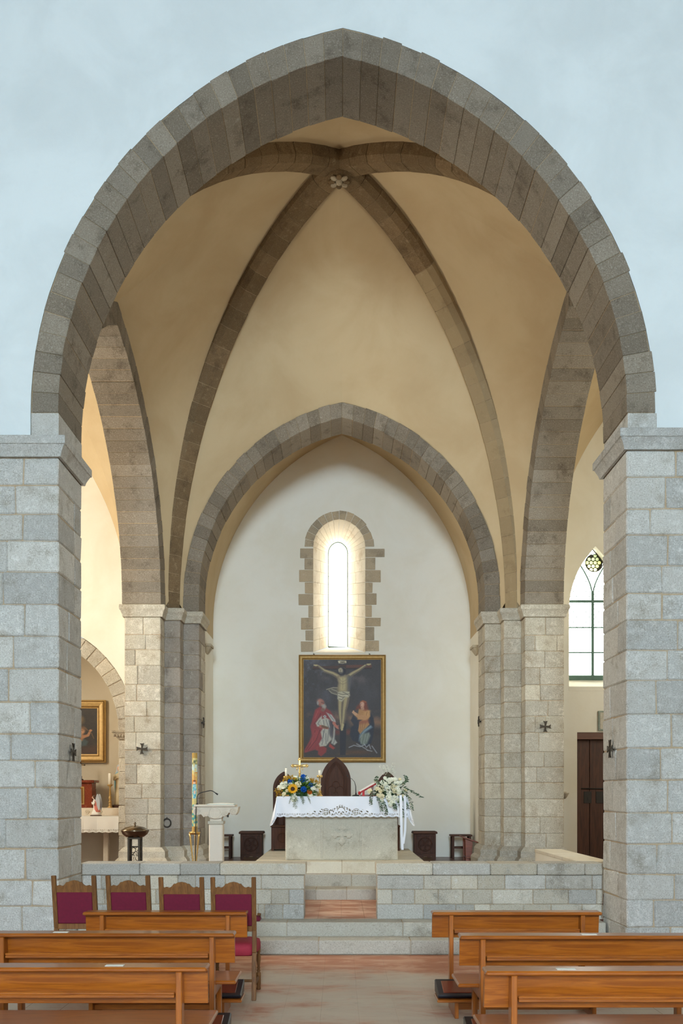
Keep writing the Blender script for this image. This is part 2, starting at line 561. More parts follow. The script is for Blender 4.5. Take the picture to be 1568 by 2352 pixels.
def slab(name, x0, x1, y0, y1, z0, z1, mat, label=None, **k):
    c8 = box8(x0, x1, y0, y1, z0, z1)
    cv = [Vector(c) for c in c8]; cen = sum(cv, Vector()) / 8
    return struct(name, c8, [orient(cv, f, cen) for f in HF], mat, label)

def courses(z0, z1, h, j=0.15):
    n = max(1, round((z1 - z0) / h))
    hs = [1 + random.uniform(-j, j) for _ in range(n)]
    t = sum(hs); out = [z0]
    for q in hs: out.append(out[-1] + q / t * (z1 - z0))
    return out

def cuts(a, b, w0, w1):
    out = [a]
    while b - out[-1] > w1 * 1.2:
        out.append(out[-1] + random.uniform(w0, w1))
    if b - out[-1] < w0 * 0.6 and len(out) > 1: out.pop()
    out.append(b)
    return out

# ================================================================== LARGE STRUCTURE
YP, YB = 10.9, 11.88          # front and back plane of the great arch
YA, YR, YC, YCB = 16.6, 16.92, 17.25, 18.05   # steps of the rear piers, apse arch
YW = 19.9                     # apse back wall
ZF = 0.585                    # presbytery floor
Z1, Z2, Z3, Z4, Z5 = 0.166, 0.326, 0.474, 0.647, 0.824
flat = lambda u, z, d: Vector((u, d, z))

# ---- nave shell (mostly behind the camera) with its glazed windows
slab('floor', -7.0, 7.0, -18.0, 11.5, -0.2, -0.012, 'grout', 'terracotta floor of the nave')
FLOOR = bpy.data.objects['floor']
slab('wall_left', -7.3, -7.0, -18, 10.9, -0.2, 15.5, 'plaster_nave', 'white nave wall')
slab('wall_right', 7.0, 7.3, -18, 10.9, -0.2, 15.5, 'plaster_nave', 'white nave wall')
slab('wall_back', -7.3, 7.3, -18.3, -18.0, -0.2, 15.5, 'plaster_nave', 'white entrance wall of the nave')
# pitched timber roof of the nave
RZ = lambda x: 13.55 - 0.6 * abs(x)
V = []
for yy in (-18.3, 10.9):
    for x in (-7.3, 0, 7.3): V += [(x, yy, RZ(x)), (x, yy, RZ(x) + .2)]
struct('ceiling', V, [[0, 2, 8, 6], [2, 4, 10, 8], [1, 7, 9, 3], [3, 9, 11, 5], [0, 6, 7, 1], [4, 5, 11, 10]], 'ceiling_wood', 'pitched timber roof of the nave')
for k, yy in enumerate((10.4, 7.6, 4.6, 1.6, -1.4, -4.4, -7.4, -10.4, -13.4, -16.4)):
    for sg in (-1, 1):
        c8 = []
        for dy in (-.12, .12):
            c8 += [(0, yy + dy, RZ(0) - .42), (sg * 7.0, yy + dy, RZ(7.0) - .42), (sg * 7.0, yy + dy, RZ(7.0)), (0, yy + dy, RZ(0))]
        block('rafter', c8, 'ceiling_wood', bpy.data.objects['ceiling'], .01)

def nave_window(n, plane, u, z0, z1, wd, pane='pane_nave'):
    """glazed lancet standing on the inner face of a nave wall"""
    sp = z1 - wd * 0.9
    inn, out = arch_pts(wd / 2, z0, sp, z1 - sp, 0.16, 8)
    if plane == 'back': fn = lambda a, z, d: Vector((u + a, -18.0 + d, z))
    elif plane == 'left': fn = lambda a, z, d: Vector((-7.0 + d, u + a, z))
    else: fn = lambda a, z, d: Vector((7.0 - d, u + a, z))
    mb = MB()
    mb.prism(inn, fn, 0.01, 0.03)
    o = mb.build('window_%d' % n, pane, None, fix=True, kind='structure', label='tall clear glazed nave window')
    f = MB()
    for k in range(len(inn) - 1):
        q = [Vector(x) for x in (inn[k], inn[k + 1], out[k + 1], out[k])]
        f.hexa([fn(a.x, a.y, 0.0) for a in q] + [fn(a.x, a.y, 0.08) for a in q], 0.002)
    f.build('window_frame', 'jamb_stone', o, fix=True)
_n = 10
for yy in (-11.0, -6.5, -2.0, 2.5):
    for sd in ('left', 'right'):
        nave_window(_n, sd, yy, 4.5, 8.0, 1.3); _n += 1
nave_window(_n, 'back', 0.0, 6.0, 12.3, 3.6, 'pane_facade'); _n += 1

# ---- great arch wall
AI, AO = arch_pts(3.165, 5.80, 6.10, 3.97, 0.31, 26, 0.034)
arch_wall('wall_front', AO, flat, -7.3, 7.3, 5.72, 13.7, YP + 0.008, YB, 'plaster_nave', 'white plaster nave wall above the great arch')
core = arch_core('great_arch', AI, AO, flat, YP, YB, 'dark_mortar', 0.007, 'great pointed stone arch between nave and presbytery')
voussoirs(core, AI, AO, flat, YP, YB, 'arch_stone', 'pier_stone', gap=0.003, b=0.005, jo=0.02, ji=0.006)

def front_pier(sg, xi, zb, zt):
    """pier under the great arch: coursed ashlar over a mortar core, moulded impost"""
    xo = sg * 7.3
    a, b = sorted((xi + sg * 0.014, xo))
    core = slab('stone_pier', a, b, YP + 0.014, YB - 0.01, 0.0, zb + 0.02, 'mortar',
                'pale ashlar pier carrying the %s end of the great arch' % ('left' if sg < 0 else 'right'))
    zs = courses(0.0, zb, 0.335, 0.16)
    for i in range(len(zs) - 1):
        z0, z1 = zs[i] + 0.004, zs[i + 1] - 0.004
        # corner block, then the rest of the reveal, then the front stones
        dep = random.choice((0.34, 0.42, 0.55, 0.66, 0.98))
        lead = random.uniform(0.26, 0.62)
        xc = xi + sg * lead
        j = 0.006
        block('stone', box8(min(xi, xc), max(xi, xc), YP, min(YP + dep, YB), z0, z1), 'pier_stone', core, 0.014, j)
        if dep < 0.9:
            block('stone', box8(min(xi, xi + sg * 0.25), max(xi, xi + sg * 0.25), YP + dep + 0.008, YB, z0, z1), 'pier_stone', core, 0.014, j)
        x = xc
        while abs(x) < 5.0:
            wdt = random.uniform(0.30, 0.72)
            x2 = x + sg * wdt
            block('stone', box8(min(x + sg * 0.006, x2), max(x + sg * 0.006, x2), YP + random.uniform(-0.004, 0.006), YP + 0.16, z0, z1), 'pier_stone', core, 0.014, j)
            x = x2
    mb = MB()
    path = [(xo, YP), (xi, YP), (xi, YB), (xo, YB)]
    nr = [(0, -1), (-sg, -1), (-sg, 1), (0, 1)]
    h = zt - zb
    prof = [(0.0, zb), (0.035, zb), (0.045, zb + h * 0.18), (0.07, zb + h * 0.42), (0.085, zb + h * 0.55), (0.10, zb + h * 0.58), (0.10, zb + h * 0.97), (0.09, zt), (-0.25, zt)]
    moulding(mb, path, nr, prof)
    mb.build('impost', 'pier_stone', core, fix=True, label='moulded impost course at the top of the pier')
    return core
front_pier(-1, -3.13, 5.60, 5.82)
front_pier(1, 3.19, 5.68, 5.90)

# ---- steps, landing, predella, parapets
def step(y0, y1, z0, z1, xs, mat, name, label, jit=0.002):
    o = slab(name, xs[0] + 0.005, xs[-1] - 0.005, y0 + 0.01, y1, z0, z1 - 0.006, 'mortar', label)
    for i in range(len(xs) - 1):
        block('stone', box8(xs[i] + 0.002, xs[i + 1] - 0.002, y0, y1, z0 + 0.001, z1), mat, o, 0.010, jit)
    return o
def pxs(Y, *xs): return [px(x, Y) for x in xs]
step(11.31, 11.72, 0.0, Z1, [-3.12] + pxs(11.31, 380, 560, 731, 943, 1120, 1260) + [3.17], 'step_stone', 'stone_step', 'lowest worn stone step up from the nave floor')
step(11.66, 12.02, Z1 - 0.16, Z2, [-3.12] + pxs(11.66, 300, 480, 658, 925, 1150, 1300) + [3.17], 'step_stone', 'stone_step', 'second stone step, under the two parapet walls')
slab('stair_landing', -3.1, 3.15, 12.0, 14.25, 0.0, Z2 - 0.008, 'grout', 'terracotta landing between the parapet walls')
LAND = bpy.data.objects['stair_landing']
for i in range(4):
    for j in range(7):
        x0 = -0.56 + i * 0.29; y0 = 12.03 + j * 0.31
        block('tile', box8(x0, x0 + 0.288, y0, y0 + 0.308, Z2 - 0.03, Z2), 'tile_clay', LAND, 0.002)
step(14.2, 14.80, 0.0, Z3, [-1.31] + pxs(14.2, 725, 796) + [1.31], 'step_stone', 'stone_step', 'third stone step, at the back of the terracotta landing')
step(14.74, 15.06, 0.0, Z4, [-1.31] + pxs(14.74, 690, 807) + [1.31], 'step_stone', 'stone_step', 'fourth stone step, just below the altar platform')
PRE = step(14.99, 15.45, 0.0, Z5, [-1.31] + pxs(14.99, 785) + [1.31], 'jamb_stone', 'altar_platform', 'pale stone platform that carries the altar and the carved seats')
_ys = [15.45, 16.1, 16.8, 17.5, 18.1, 18.62]
for j in range(5):
    _xs = [-1.31] + sorted(random.uniform(-0.8, 0.8) for _ in range(2)) + [1.31]
    for i in range(3):
        block('stone', box8(_xs[i] + 0.003, _xs[i + 1] - 0.003, _ys[j] + 0.003, _ys[j + 1] - 0.003, 0.3, Z5), 'altar_stone', PRE, 0.006)
slab('floor_presbytery_left', -8.0, -0.62, 12.40, 17.6, 0.0, ZF, 'floor_wood', 'raised presbytery floor')
slab('floor_presbytery_right', 0.62, 8.0, 12.40, 17.6, 0.0, ZF, 'floor_wood', 'raised presbytery floor')
slab('floor_apse', -3.9, 3.2, 17.6, YW, 0.0, ZF, 'floor_wood', 'reddish brown boarded floor of the apse')

def parapet(x0, x1, rows, cop, label, name='parapet_wall'):
    o = slab(name, x0 + 0.012, x1 - 0.012, 12.012, 12.40, Z2 - 0.1, 0.86, 'mortar', label)
    zr = [pz(y, 12.0) for y in (2112, 2077, 2043, 2010, 1983)]
    for r, js in enumerate(rows):
        for i in range(len(js) - 1):
            block('stone', box8(js[i] + 0.003, js[i + 1] - 0.003, 12.0 + random.uniform(-0.003, 0.003), 12.40, zr[r] + 0.003, zr[r + 1] - 0.003), 'grey_stone', o, 0.008, 0.002)
    for i in range(len(cop) - 1):
        block('coping', box8(cop[i] + 0.002, cop[i + 1] - 0.002, 11.972, 12.43, zr[3] + 0.004, zr[4]), 'grey_stone', o, 0.010, 0.0015)
    return o
rr = lambda xs: pxs(12.0, *[768 + q / 1.96 for q in xs])
parapet(0.452, 3.2, [rr([191, 400, 545, 630, 700, 850, 975, 1115, 1210]), rr([191, 258, 360, 467, 578, 710, 893, 1053, 1180, 1210]),
        rr([191, 402, 525, 643, 767, 950, 1160, 1210])], rr([186, 441, 700, 910, 1125, 1212]), 'grey ashlar parapet wall on the right of the stair opening')
ll = lambda xs: pxs(12.0, *[q / 1.96 for q in xs])
parapet(-3.2, -0.435, [ll([356, 520, 650, 790, 900, 1020, 1160, 1190, 1272, 1369]), ll([356, 470, 610, 700, 830, 960, 1080, 1220, 1300, 1369]),
        ll([356, 455, 585, 670, 800, 880, 1013, 1175, 1369])], ll([354, 630, 812, 990, 1377]), 'grey ashlar parapet wall on the left, behind the red chairs')
lw = slab('low_wall', 3.05, 3.45, 12.44, 15.3, ZF, 0.95, 'plaster_side', 'low white side wall with a stone top running back to the pier')
for (a, b) in ((12.44, 13.4), (13.4, 14.3), (14.3, 15.3)):
    block('coping', box8(3.04, 3.46, a + 0.002, b - 0.002, 0.952, 1.0), 'jamb_stone', lw, 0.006)

# ---- nave floor tiles
for i in range(15):
    for j in range(18):
        x0 = -2.4 + i * 0.32; y0 = 5.55 + j * 0.32
        block('tile', box8(x0, x0 + 0.3194, y0, y0 + 0.3194, -0.03, 0.0), 'tile_worn', FLOOR, 0.0007)
mb = MB()
for i in range(-22, 22):
    for j in range(-60, 36):
        x0 = -2.4 + i * 0.32 + 2.4 - 2.4 + 2.4; x0 = -2.4 + i * 0.32; y0 = 5.55 + (j - 18) * 0.32
        if -2.41 < x0 < 2.39 and 5.54 < y0 < 11.2: continue
        if abs(x0 + 0.16) > 6.95 or y0 > 11.0 or y0 < -18: continue
        if y0 > 10.5 and abs(x0 + .16) > 3.0: continue
        mb.add([(x0, y0, 0), (x0 + .316, y0, 0), (x0 + .316, y0 + .316, 0), (x0, y0 + .316, 0)], [[0, 1, 2, 3]])
mb.build('tile_field', 'tile_worn', FLOOR, kind='stuff')

# ---- rear piers
ZI0, ZI1 = 4.86, 5.06
def rear_pier(sg, aO, aI, bI, cI):
    nm = 'left' if sg < 0 else 'right'
    s = sg
    def bx(x0, x1, y0, y1, z0, z1): return box8(min(x0, x1), max(x0, x1), y0, y1, z0, z1)
    mbc = MB()
    e = 0.012
    for (xo, xi, y0) in ((aO, aI, YA), (aO, bI, YR), (aO, cI, YC)):
        mbc.box(xo, xi + s * e, y0 + e, YCB - e, ZF, ZI0 + 0.02, 0.001)
    core = mbc.build('stone_pier', 'mortar', None, kind='structure', label='stepped ashlar pier at the %s side of the apse arch' % nm)
    zs = courses(ZF + 0.36, ZI0, 0.27, 0.16)
    second = 'shaded_stone' if sg < 0 else 'rear_stone'
    for i in range(len(zs) - 1):
        z0, z1 = zs[i] + 0.003, zs[i + 1] - 0.003
        js = cuts(min(aO, aI), max(aO, aI), 0.16, 0.40) if random.random() < 0.8 else [min(aO, aI), max(aO, aI)]
        for k in range(len(js) - 1):
            block('stone', bx(js[k] + 0.003, js[k + 1] - 0.003, YA + random.uniform(-0.003, 0.004), YR + 0.02, z0, z1), 'rear_stone', core, 0.010, 0.004)
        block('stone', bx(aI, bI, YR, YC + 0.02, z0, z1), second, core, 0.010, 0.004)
        sp = random.choice((None, 0.3, 0.45))
        d1 = YCB if sp is None else YC + sp
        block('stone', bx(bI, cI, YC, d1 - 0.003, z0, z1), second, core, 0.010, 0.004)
        if sp is not None:
            block('stone', bx(bI, cI, d1 + 0.003, YCB, z0, z1), 'rear_stone', core, 0.010, 0.004)
    path = [(aO, YCB), (aO, YA), (aI, YA), (aI, YR), (bI, YR), (bI, YC), (cI, YC), (cI, YCB)]
    nr = [(s, 0), (s, -1), (-s, -1), (-s, -1), (-s, -1), (-s, -1), (-s, -1), (-s, 0)]
    mb = MB()
    h = ZI1 - ZI0
    moulding(mb, path, nr, [(0.0, ZI0), (0.03, ZI0), (0.035, ZI0 + .04), (0.06, ZI0 + .10), (0.075, ZI0 + .12), (0.08, ZI0 + .13), (0.08, ZI1 - .01), (0.072, ZI1), (-0.2, ZI1)])
    mb.build('impost', 'rear_stone', core, fix=True)
    mb = MB()
    moulding(mb, path, nr, [(-0.1, ZF + .01), (0.14, ZF + .01), (0.14, ZF + .14), (0.12, ZF + .17), (0.085, ZF + .20), (0.085, ZF + .30), (0.02, ZF + .37), (-0.1, ZF + .38)])
    mb.build('pier_base', 'rear_stone', core, fix=True)
    return core
PIER_L = rear_pier(-1, -3.645, -3.03, -2.756, -2.476)
PIER_R = rear_pier(1, 3.80, 3.135, 2.835, 2.551)

# ---- apse arch
CI, CO = arch_pts(2.513, 5.06, 5.35, 3.14, 0.27, 22, 0.037)
core = arch_core('apse_arch', CI, CO, flat, YC, YCB, 'dark_mortar', 0.007, 'pointed stone arch opening to the apse')
voussoirs(core, CI, CO, flat, YC, YCB, 'arch_stone', None, gap=0.003, b=0.005, jo=0.014, ji=0.005)
arch_wall('wall_apse_arch', CO, flat, -3.9, 3.95, 5.0, 10.6, YC + 0.25, YCB - 0.02, 'plaster_vault', 'plaster wall around the apse arch')

# ---- side arches
XLs = lambda Y: -3.03 - 0.085 * (YA - Y)
XRs = lambda Y: 3.135 + 0.085 * (YA - Y)
YM = 14.25
fnL = lambda u, z, d: Vector((XLs(YM + u) - d, YM + u, z))
fnR = lambda u, z, d: Vector((XRs(YM + u) + d, YM + u, z))
LI, LO = arch_pts(2.35, 5.06, 5.08, 3.60, 0.30, 24)
RI, RO = arch_pts(2.35, 5.06, 5.08, 3.88, 0.30, 24)
for inn, out, fn, lab in ((LI, LO, fnL, 'pointed stone arch towards the left side chapel'), (RI, RO, fnR, 'pointed stone arch towards the window and door on the right')):
    core = arch_core('side_arch', inn, out, fn, 0.0, 0.66, 'dark_mortar', 0.007, lab)
    voussoirs(core, inn, out, fn, 0.0, 0.66, 'arch_stone', None, gap=0.003, b=0.005, jo=0.014, ji=0.005)
arch_wall('wall_side_arch_left', LO, fnL, -2.68, 2.9, 5.0, 11.0, 0.25, 0.62, 'plaster_side', 'plaster wall above the left side arch')
arch_wall('wall_side_arch_right', RO, fnR, -2.68, 2.9, 5.0, 11.0, 0.25, 0.62, 'plaster_side', 'plaster wall above the right side arch')

# ---- rib vault over the crossing
CR = Vector((-0.01, 14.5, 11.02))
def rib_curve(p, top, c=1.3, n=48):
    p = Vector(p); th = math.acos(1 - 1 / c); out = []
    for k in range(n + 1):
        t = th * k / n
        s = c * (1 - math.cos(t)); g = math.sin(t) / math.sin(th)
        out.append(Vector((p.x + (top.x - p.x) * s, p.y + (top.y - p.y) * s, p.z + (top.z - p.z) * g)))
    return out
RB = {'bl': rib_curve((-2.89, 17.06, ZI1), CR), 'br': rib_curve((2.98, 17.06, ZI1), CR, 1.22),
      'fl': rib_curve((-3.36, 12.02, 5.85), CR, 1.15), 'fr': rib_curve((3.46, 12.02, 5.9), CR, 1.15)}
UP = Vector((0, 0, 0.27))
WEB = {k: [q + UP for q in v] for k, v in RB.items()}
def cell(mb, Pc, R1, R2, n=26, m=12, bulge=0.10):
    Pc = [Vector(q) for q in Pc]
    zt = max(range(len(Pc)), key=lambda i: Pc[i].z)
    for half, R in ((Pc[:zt + 1], R1), (Pc[zt:][::-1], R2)):
        A, B = resample(half, n), resample(R, n)
        V, Fc = [], []
        for i in range(n + 1):
            for j in range(m + 1):
                u = j / m
                q = A[i].lerp(B[i], u)
                q.z += bulge * math.sin(math.pi * u) * (A[i] - B[i]).length / 2.5 * 1.2
                V.append(q)
        for i in range(n):
            for j in range(m):
                a = i * (m + 1) + j
                Fc.append([a, a + 1, a + m + 2, a + m + 1])
        mb.add(V, Fc, True)
mb = MB()
cell(mb, [flat(u, z, YC + 0.02) for u, z in CO], WEB['bl'], WEB['br'])
cell(mb, [flat(u, z, YB - 0.02) for u, z in AO], WEB['fl'], WEB['fr'])
cell(mb, [fnL(u, z, 0.02) for u, z in LO], WEB['fl'], WEB['bl'])
cell(mb, [fnR(u, z, 0.02) for u, z in RO], WEB['fr'], WEB['br'])
mb.build('ceiling_rib_vault', 'plaster_vault', None, fix=False, kind='structure', label='cream plastered webs of the ribbed vault over the altar')

def rib(name, pts, nseg, mat, label, mats=None, gap=0.004):
    pts = resample(pts, nseg)
    hor = (pts[-1] - pts[0]); hor.z = 0; hor.normalize()
    H = Vector((-hor.y, hor.x, 0))
    sec = [(-0.125, 0.0), (0.125, 0.0), (0.20, 0.08), (0.20, 0.36), (-0.20, 0.36), (-0.20, 0.08)]
    def ring(i, shift):
        a, b = pts[max(i - 1, 0)], pts[min(i + 1, len(pts) - 1)]
        T = (b - a).normalized()
        Nn = Vector((-hor.x * T.z, -hor.y * T.z, T.dot(hor)))
        Nn.normalize()
        base = pts[i] + T * shift
        return [base + H * h + Nn * k for h, k in sec]
    V, Fc = [], []
    core_sec = []
    n6 = len(sec)
    for i in range(len(pts)):
        r = ring(i, 0); c = sum(r, Vector()) / n6
        V += [q.lerp(c, 0.05) for q in r]
    for i in range(len(pts) - 1):
        for k in range(n6):
            k2 = (k + 1) % n6
            Fc.append([i * n6 + k, i * n6 + k2, (i + 1) * n6 + k2, (i + 1) * n6 + k])
    o = struct(name, V, Fc, 'dark_mortar', label)
    for i in range(len(pts) - 1):
        j = random.uniform(-0.005, 0.005)
        A, B = ring(i, gap), ring(i + 1, -gap)
        vv = [q + H * j for q in A + B]
        ff = [list(range(n6)), list(range(2 * n6 - 1, n6 - 1, -1))] + [[k, n6 + k, n6 + (k + 1) % n6, (k + 1) % n6] for k in range(n6)]
        cen = sum(vv, Vector()) / len(vv)
        ff = [orient(vv, f, cen) for f in ff]
        mk('stone', vv, ff, mats(i / nseg) if mats else mat, o, center=True)
    return o
rib('vault_rib', RB['bl'], 24, 'rib_stone', 'dark stone vault rib rising from the rear left pier')
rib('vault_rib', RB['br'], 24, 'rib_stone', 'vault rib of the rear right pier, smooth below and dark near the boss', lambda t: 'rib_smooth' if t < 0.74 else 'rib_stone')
rib('vault_rib', RB['fl'], 24, 'rib_stone', 'short visible vault rib left of the boss, running to the great arch')
rib('vault_rib', RB['fr'], 24, 'rib_stone', 'short visible vault rib right of the boss, running to the great arch')
mb = MB()
mb.lathe([(0.02, 0.30), (0.17, 0.30), (0.17, 0.02), (0.15, -0.01), (0.12, -0.03), (0.02, -0.03)][::-1], (CR.x, CR.y, CR.z - 0.05), 20)
boss = mb.build('vault_boss', 'rib_stone', None, kind='structure', label='carved flower boss where the vault ribs meet', fix=True)
mb = MB(); mb.lathe([(0.001, -0.075), (0.035, -0.065), (0.05, -0.03), (0.05, 0.0)], (CR.x, CR.y, CR.z - 0.075), 14)
mb.build('flower_centre', 'corbel_stone', boss, fix=True)
for k in range(8):
    a = k * math.pi / 4
    mb = MB()
    mb.ball((CR.x + 0.11 * math.cos(a), CR.y + 0.11 * math.sin(a), CR.z - 0.10), 0.058, 0.042, 0.028, 10, 6, Matrix.Rotation(a, 3, 'Z'))
    mb.build('petal', 'corbel_stone' if k % 2 else 'rib_stone', boss)

# ---- apse
ACX, AA = 0.04, 2.61
BI, _ = arch_pts(AA, 5.0, 5.3, 3.85, 0.2, 24, ACX)
V, Fc = [], []
for u, z in BI: V += [(u, YCB - 0.03, z), (u, YW + 0.05, z)]
for k in range(len(BI) - 1): Fc.append([2 * k, 2 * k + 1, 2 * k + 3, 2 * k + 2])
struct('ceiling_apse', V, Fc, 'plaster_vault', 'pointed barrel vault of the apse', True)
slab('wall_apse_left', ACX - AA - 0.3, ACX - AA, YCB - 0.02, YW + 0.05, ZF - .1, 5.0, 'plaster_apse', 'left return wall of the apse')
slab('wall_apse_right', ACX + AA, ACX + AA + 0.3, YCB - 0.02, YW + 0.05, ZF - .1, 5.0, 'plaster_apse', 'right return wall of the apse')
# lancet window
YG = 20.75
z_sill = pz(1498.7, YW)
WO, WOo = arch_pts(px(838.6, YW) / 2 - px(719.1, YW) / 2, z_sill, pz(1256, YW), 0.56, 0.175, 7, (px(838.6, YW) + px(719.1, YW)) / 2)
WN, _ = arch_pts(px(798, YG) / 2 - px(753.8, YG) / 2, pz(1486, YG), pz(1271, YG), 0.235, 0.1, 7, (px(798, YG) + px(753.8, YG)) / 2)
aw = arch_wall('wall_apse_back', WO, flat, -3.0, 3.1, z_sill - 0.001, 10.2, YW, YW + 0.3, 'plaster_apse', 'plaster end wall of the apse')
mb = MB(); mb.box(-3.0, 3.1, YW, YW + 0.3, ZF - 0.1, z_sill, 0.0005)
mb.build('wall_apse_low', 'plaster_apse', None, kind='structure', label='lower part of the apse end wall behind the altar')
WIN = MB()
WIN.prism(WN, flat, YG + 0.0, YG + 0.02)
win = WIN.build('window_1', 'pane_apse', None, fix=True, kind='structure', label='slender pointed lancet window blazing white with daylight')
fr = MB()
fr.tube([flat(u, z, YG - 0.015) for u, z in WN] + [flat(WN[0][0], WN[0][1], YG - 0.015)], 0.014, 6)
fr.build('window_frame', 'lead', win)
for zz in (pz(1324, YG), pz(1405, YG)):
    fr = MB(); fr.box(WN[0][0], WN[-1][0], YG - 0.02, YG - 0.008, zz - 0.006, zz + 0.006, 0.001)
    fr.build('glazing_bar', 'screen_white', win)
# quoins around the window (pixel rows of the photograph -> wall plane)
qo = bpy.data.objects['wall_apse_back']
cy = lambda q: pz(1130 + q / 5.6, YW)
cxx = lambda q: px(640 + q / 5.6, YW)
QL = [(725, 855, 275), (855, 1000, 330), (1000, 1158, 260), (1160, 1310, 337), (1310, 1458, 253), (1462, 1615, 380), (1615, 1775, 288), (1777, 1915, 343), (1920, 2057, 285)]
QR = [(730, 840, 1360), (846, 1002, 1240), (1005, 1162, 1310), (1165, 1300, 1205), (1300, 1452, 1255), (1455, 1612, 1195), (1615, 1730, 1310), (1735, 1907, 1225), (1910, 2052, 1290)]
for (a, b, x) in QL:
    block('quoin', box8(cxx(x), cxx(443), YW - 0.014, YW + 0.08, cy(b) + 0.004, cy(a) - 0.004), 'quoin_stone', qo, 0.006, 0.004)
for (a, b, x) in QR:
    block('quoin', box8(cxx(1112), cxx(x), YW - 0.014, YW + 0.08, cy(b) + 0.004, cy(a) - 0.004), 'quoin_stone', qo, 0.006, 0.004)
voussoirs(qo, WO[1:-1], WOo[1:-1], flat, YW - 0.012, YW + 0.1, 'quoin_stone', None, gap=0.004, b=0.006, jo=0.012, ji=0.0, names='quoin')
# splayed jambs, stone by stone
def outline(L, ncol):
    pts = [Vector((a, b)) for a, b in L]
    left = [pts[0].lerp(pts[1], k / ncol) for k in range(ncol)]
    right = [pts[-2].lerp(pts[-1], k / ncol) for k in range(1, ncol + 1)]
    return left + pts[1:-1] + right
OA, OB = outline(WO, 9), outline(WN, 9)
oc = Vector((WO[0][0] + WO[-1][0], 0)) / 2
for k in range(len(OA) - 1):
    sp = random.uniform(0.32, 0.68)
    arc = 9 <= k < len(OA) - 10
    for (t0, t1) in (((0, 1),) if arc else ((0, sp), (sp, 1))):
        q = []
        for (i, t) in ((k, t0), (k + 1, t0), (k + 1, t1), (k, t1)):
            p2 = OA[i].lerp(OB[i], t)
            q.append(flat(p2.x, p2.y, YW + 0.004 + (YG - YW - 0.02) * t))
        nrm = (q[1] - q[0]).cross(q[3] - q[0]).normalized()
        cc = sum(q, Vector()) / 4
        if nrm.dot(cc - Vector((oc.x, YW, cc.z if k < 9 or k > len(OA) - 11 else 6.4))) < 0: nrm = -nrm
        q = [a.lerp(cc, 0.012) for a in q]
        block('jamb_stone', q + [a + nrm * 0.12 for a in q], 'jamb_stone', qo, 0.004)
SILL = MB()
a, b = WO[0], WO[-1]; c, d = WN[0], WN[-1]
tp = [flat(a[0], a[1], YW - 0.01), flat(b[0], b[1], YW - 0.01), flat(d[0], d[1] - 0.01, YG), flat(c[0], c[1] - 0.01, YG)]
SILL.hexa([q - Vector((0, 0, 0.12)) for q in tp] + tp, 0.004)
SILL.build('window_sill', 'plaster_side', qo, fix=True)
# small carved corbels on the apse return walls
for sg, x, y in ((1, 1073, 1495), (-1, 473.5, 1492)):
    xw = ACX + sg * AA
    cz = pz(y, 19.0)
    mb = MB()
    mb.hexa([(xw, 18.75, cz - .10), (xw - sg * .03, 18.78, cz - .10), (xw - sg * .03, 18.98, cz - .10), (xw, 19.0, cz - .10),
             (xw, 18.70, cz + .02), (xw - sg * .10, 18.70, cz + .02), (xw - sg * .10, 19.05, cz + .02), (xw, 19.05, cz + .02)], 0.008)
    mb.box(xw, xw - sg * .12, 18.68, 19.07, cz + .02, cz + .07, 0.006)
    mb.build('wall_corbel', 'corbel_stone', bpy.data.objects['wall_apse_right' if sg > 0 else 'wall_apse_left'], fix=True)

# ---- transept bays either side
def side_bay(sg, xin, xout, yb, zsp, zc):
    """closed side bay with a plain groin vault"""
    p = {'fi': (xin(11.9), 11.9), 'bi': (xin(16.6), yb), 'bo': (xout, yb), 'fo': (xout, 11.9)}
    cen = Vector(((p['fi'][0] + xout) / 2, (11.9 + yb) / 2, zc))
    def arc(a, b, z1):
        a, b = Vector(a), Vector(b); hw = (b - a).length / 2
        inn, _ = arch_pts(hw, zsp, zsp + .01, z1 - zsp, .1, 20)
        d = (b - a).normalized(); m = (a + b) / 2
        return [Vector((m.x + d.x * u, m.y + d.y * u, z)) for u, z in inn]
    D = {k: rib_curve((v[0], v[1], zsp), cen, 1.12) for k, v in p.items()}
    mb = MB()
    cell(mb, arc(p['fi'], p['bi'], zc - 0.3), D['fi'], D['bi'], 20, 8, .05)
    cell(mb, arc(p['bi'], p['bo'], zc - 0.7), D['bi'], D['bo'], 20, 8, .05)
    cell(mb, arc(p['bo'], p['fo'], zc - 0.3), D['bo'], D['fo'], 20, 8, .05)
    cell(mb, arc(p['fo'], p['fi'], zc - 0.7), D['fo'], D['fi'], 20, 8, .05)
    nm = 'left' if sg < 0 else 'right'
    mb.build('ceiling_side_%s' % nm, 'plaster_vault', None, kind='structure', label='plain groin vault of the %s side bay' % nm)
    slab('wall_side_%s' % nm, min(xout, xout + sg * .3), max(xout, xout + sg * .3), 11.9, yb, 0, 10, 'plaster_side', 'outer wall of the %s side bay' % nm)
side_bay(-1, lambda Y: XLs(Y) - 0.64, -7.4, 17.0, 5.0, 9.5)
side_bay(1, lambda Y: XRs(Y) + 0.64, 7.5, 17.6, 5.6, 10.2)
# tall window of the left bay (hidden by the great pier, seen only by its light)
inn, _ = arch_pts(0.75, 3.4, 5.6, 1.1, .1, 8)
fnW = lambda u, z, d: Vector((-7.4 + d, 13.9 + u, z))
mb = MB(); mb.prism(inn, fnW, 0.01, 0.03)
wl = mb.build('window_3', 'pane_side', None, fix=True, kind='structure', label='clear side chapel window')
mb = MB(); mb.tube([fnW(u, z, 0.03) for u, z in inn] + [fnW(inn[0][0], inn[0][1], 0.03)], 0.05, 6)
mb.build('window_frame', 'lead', wl)

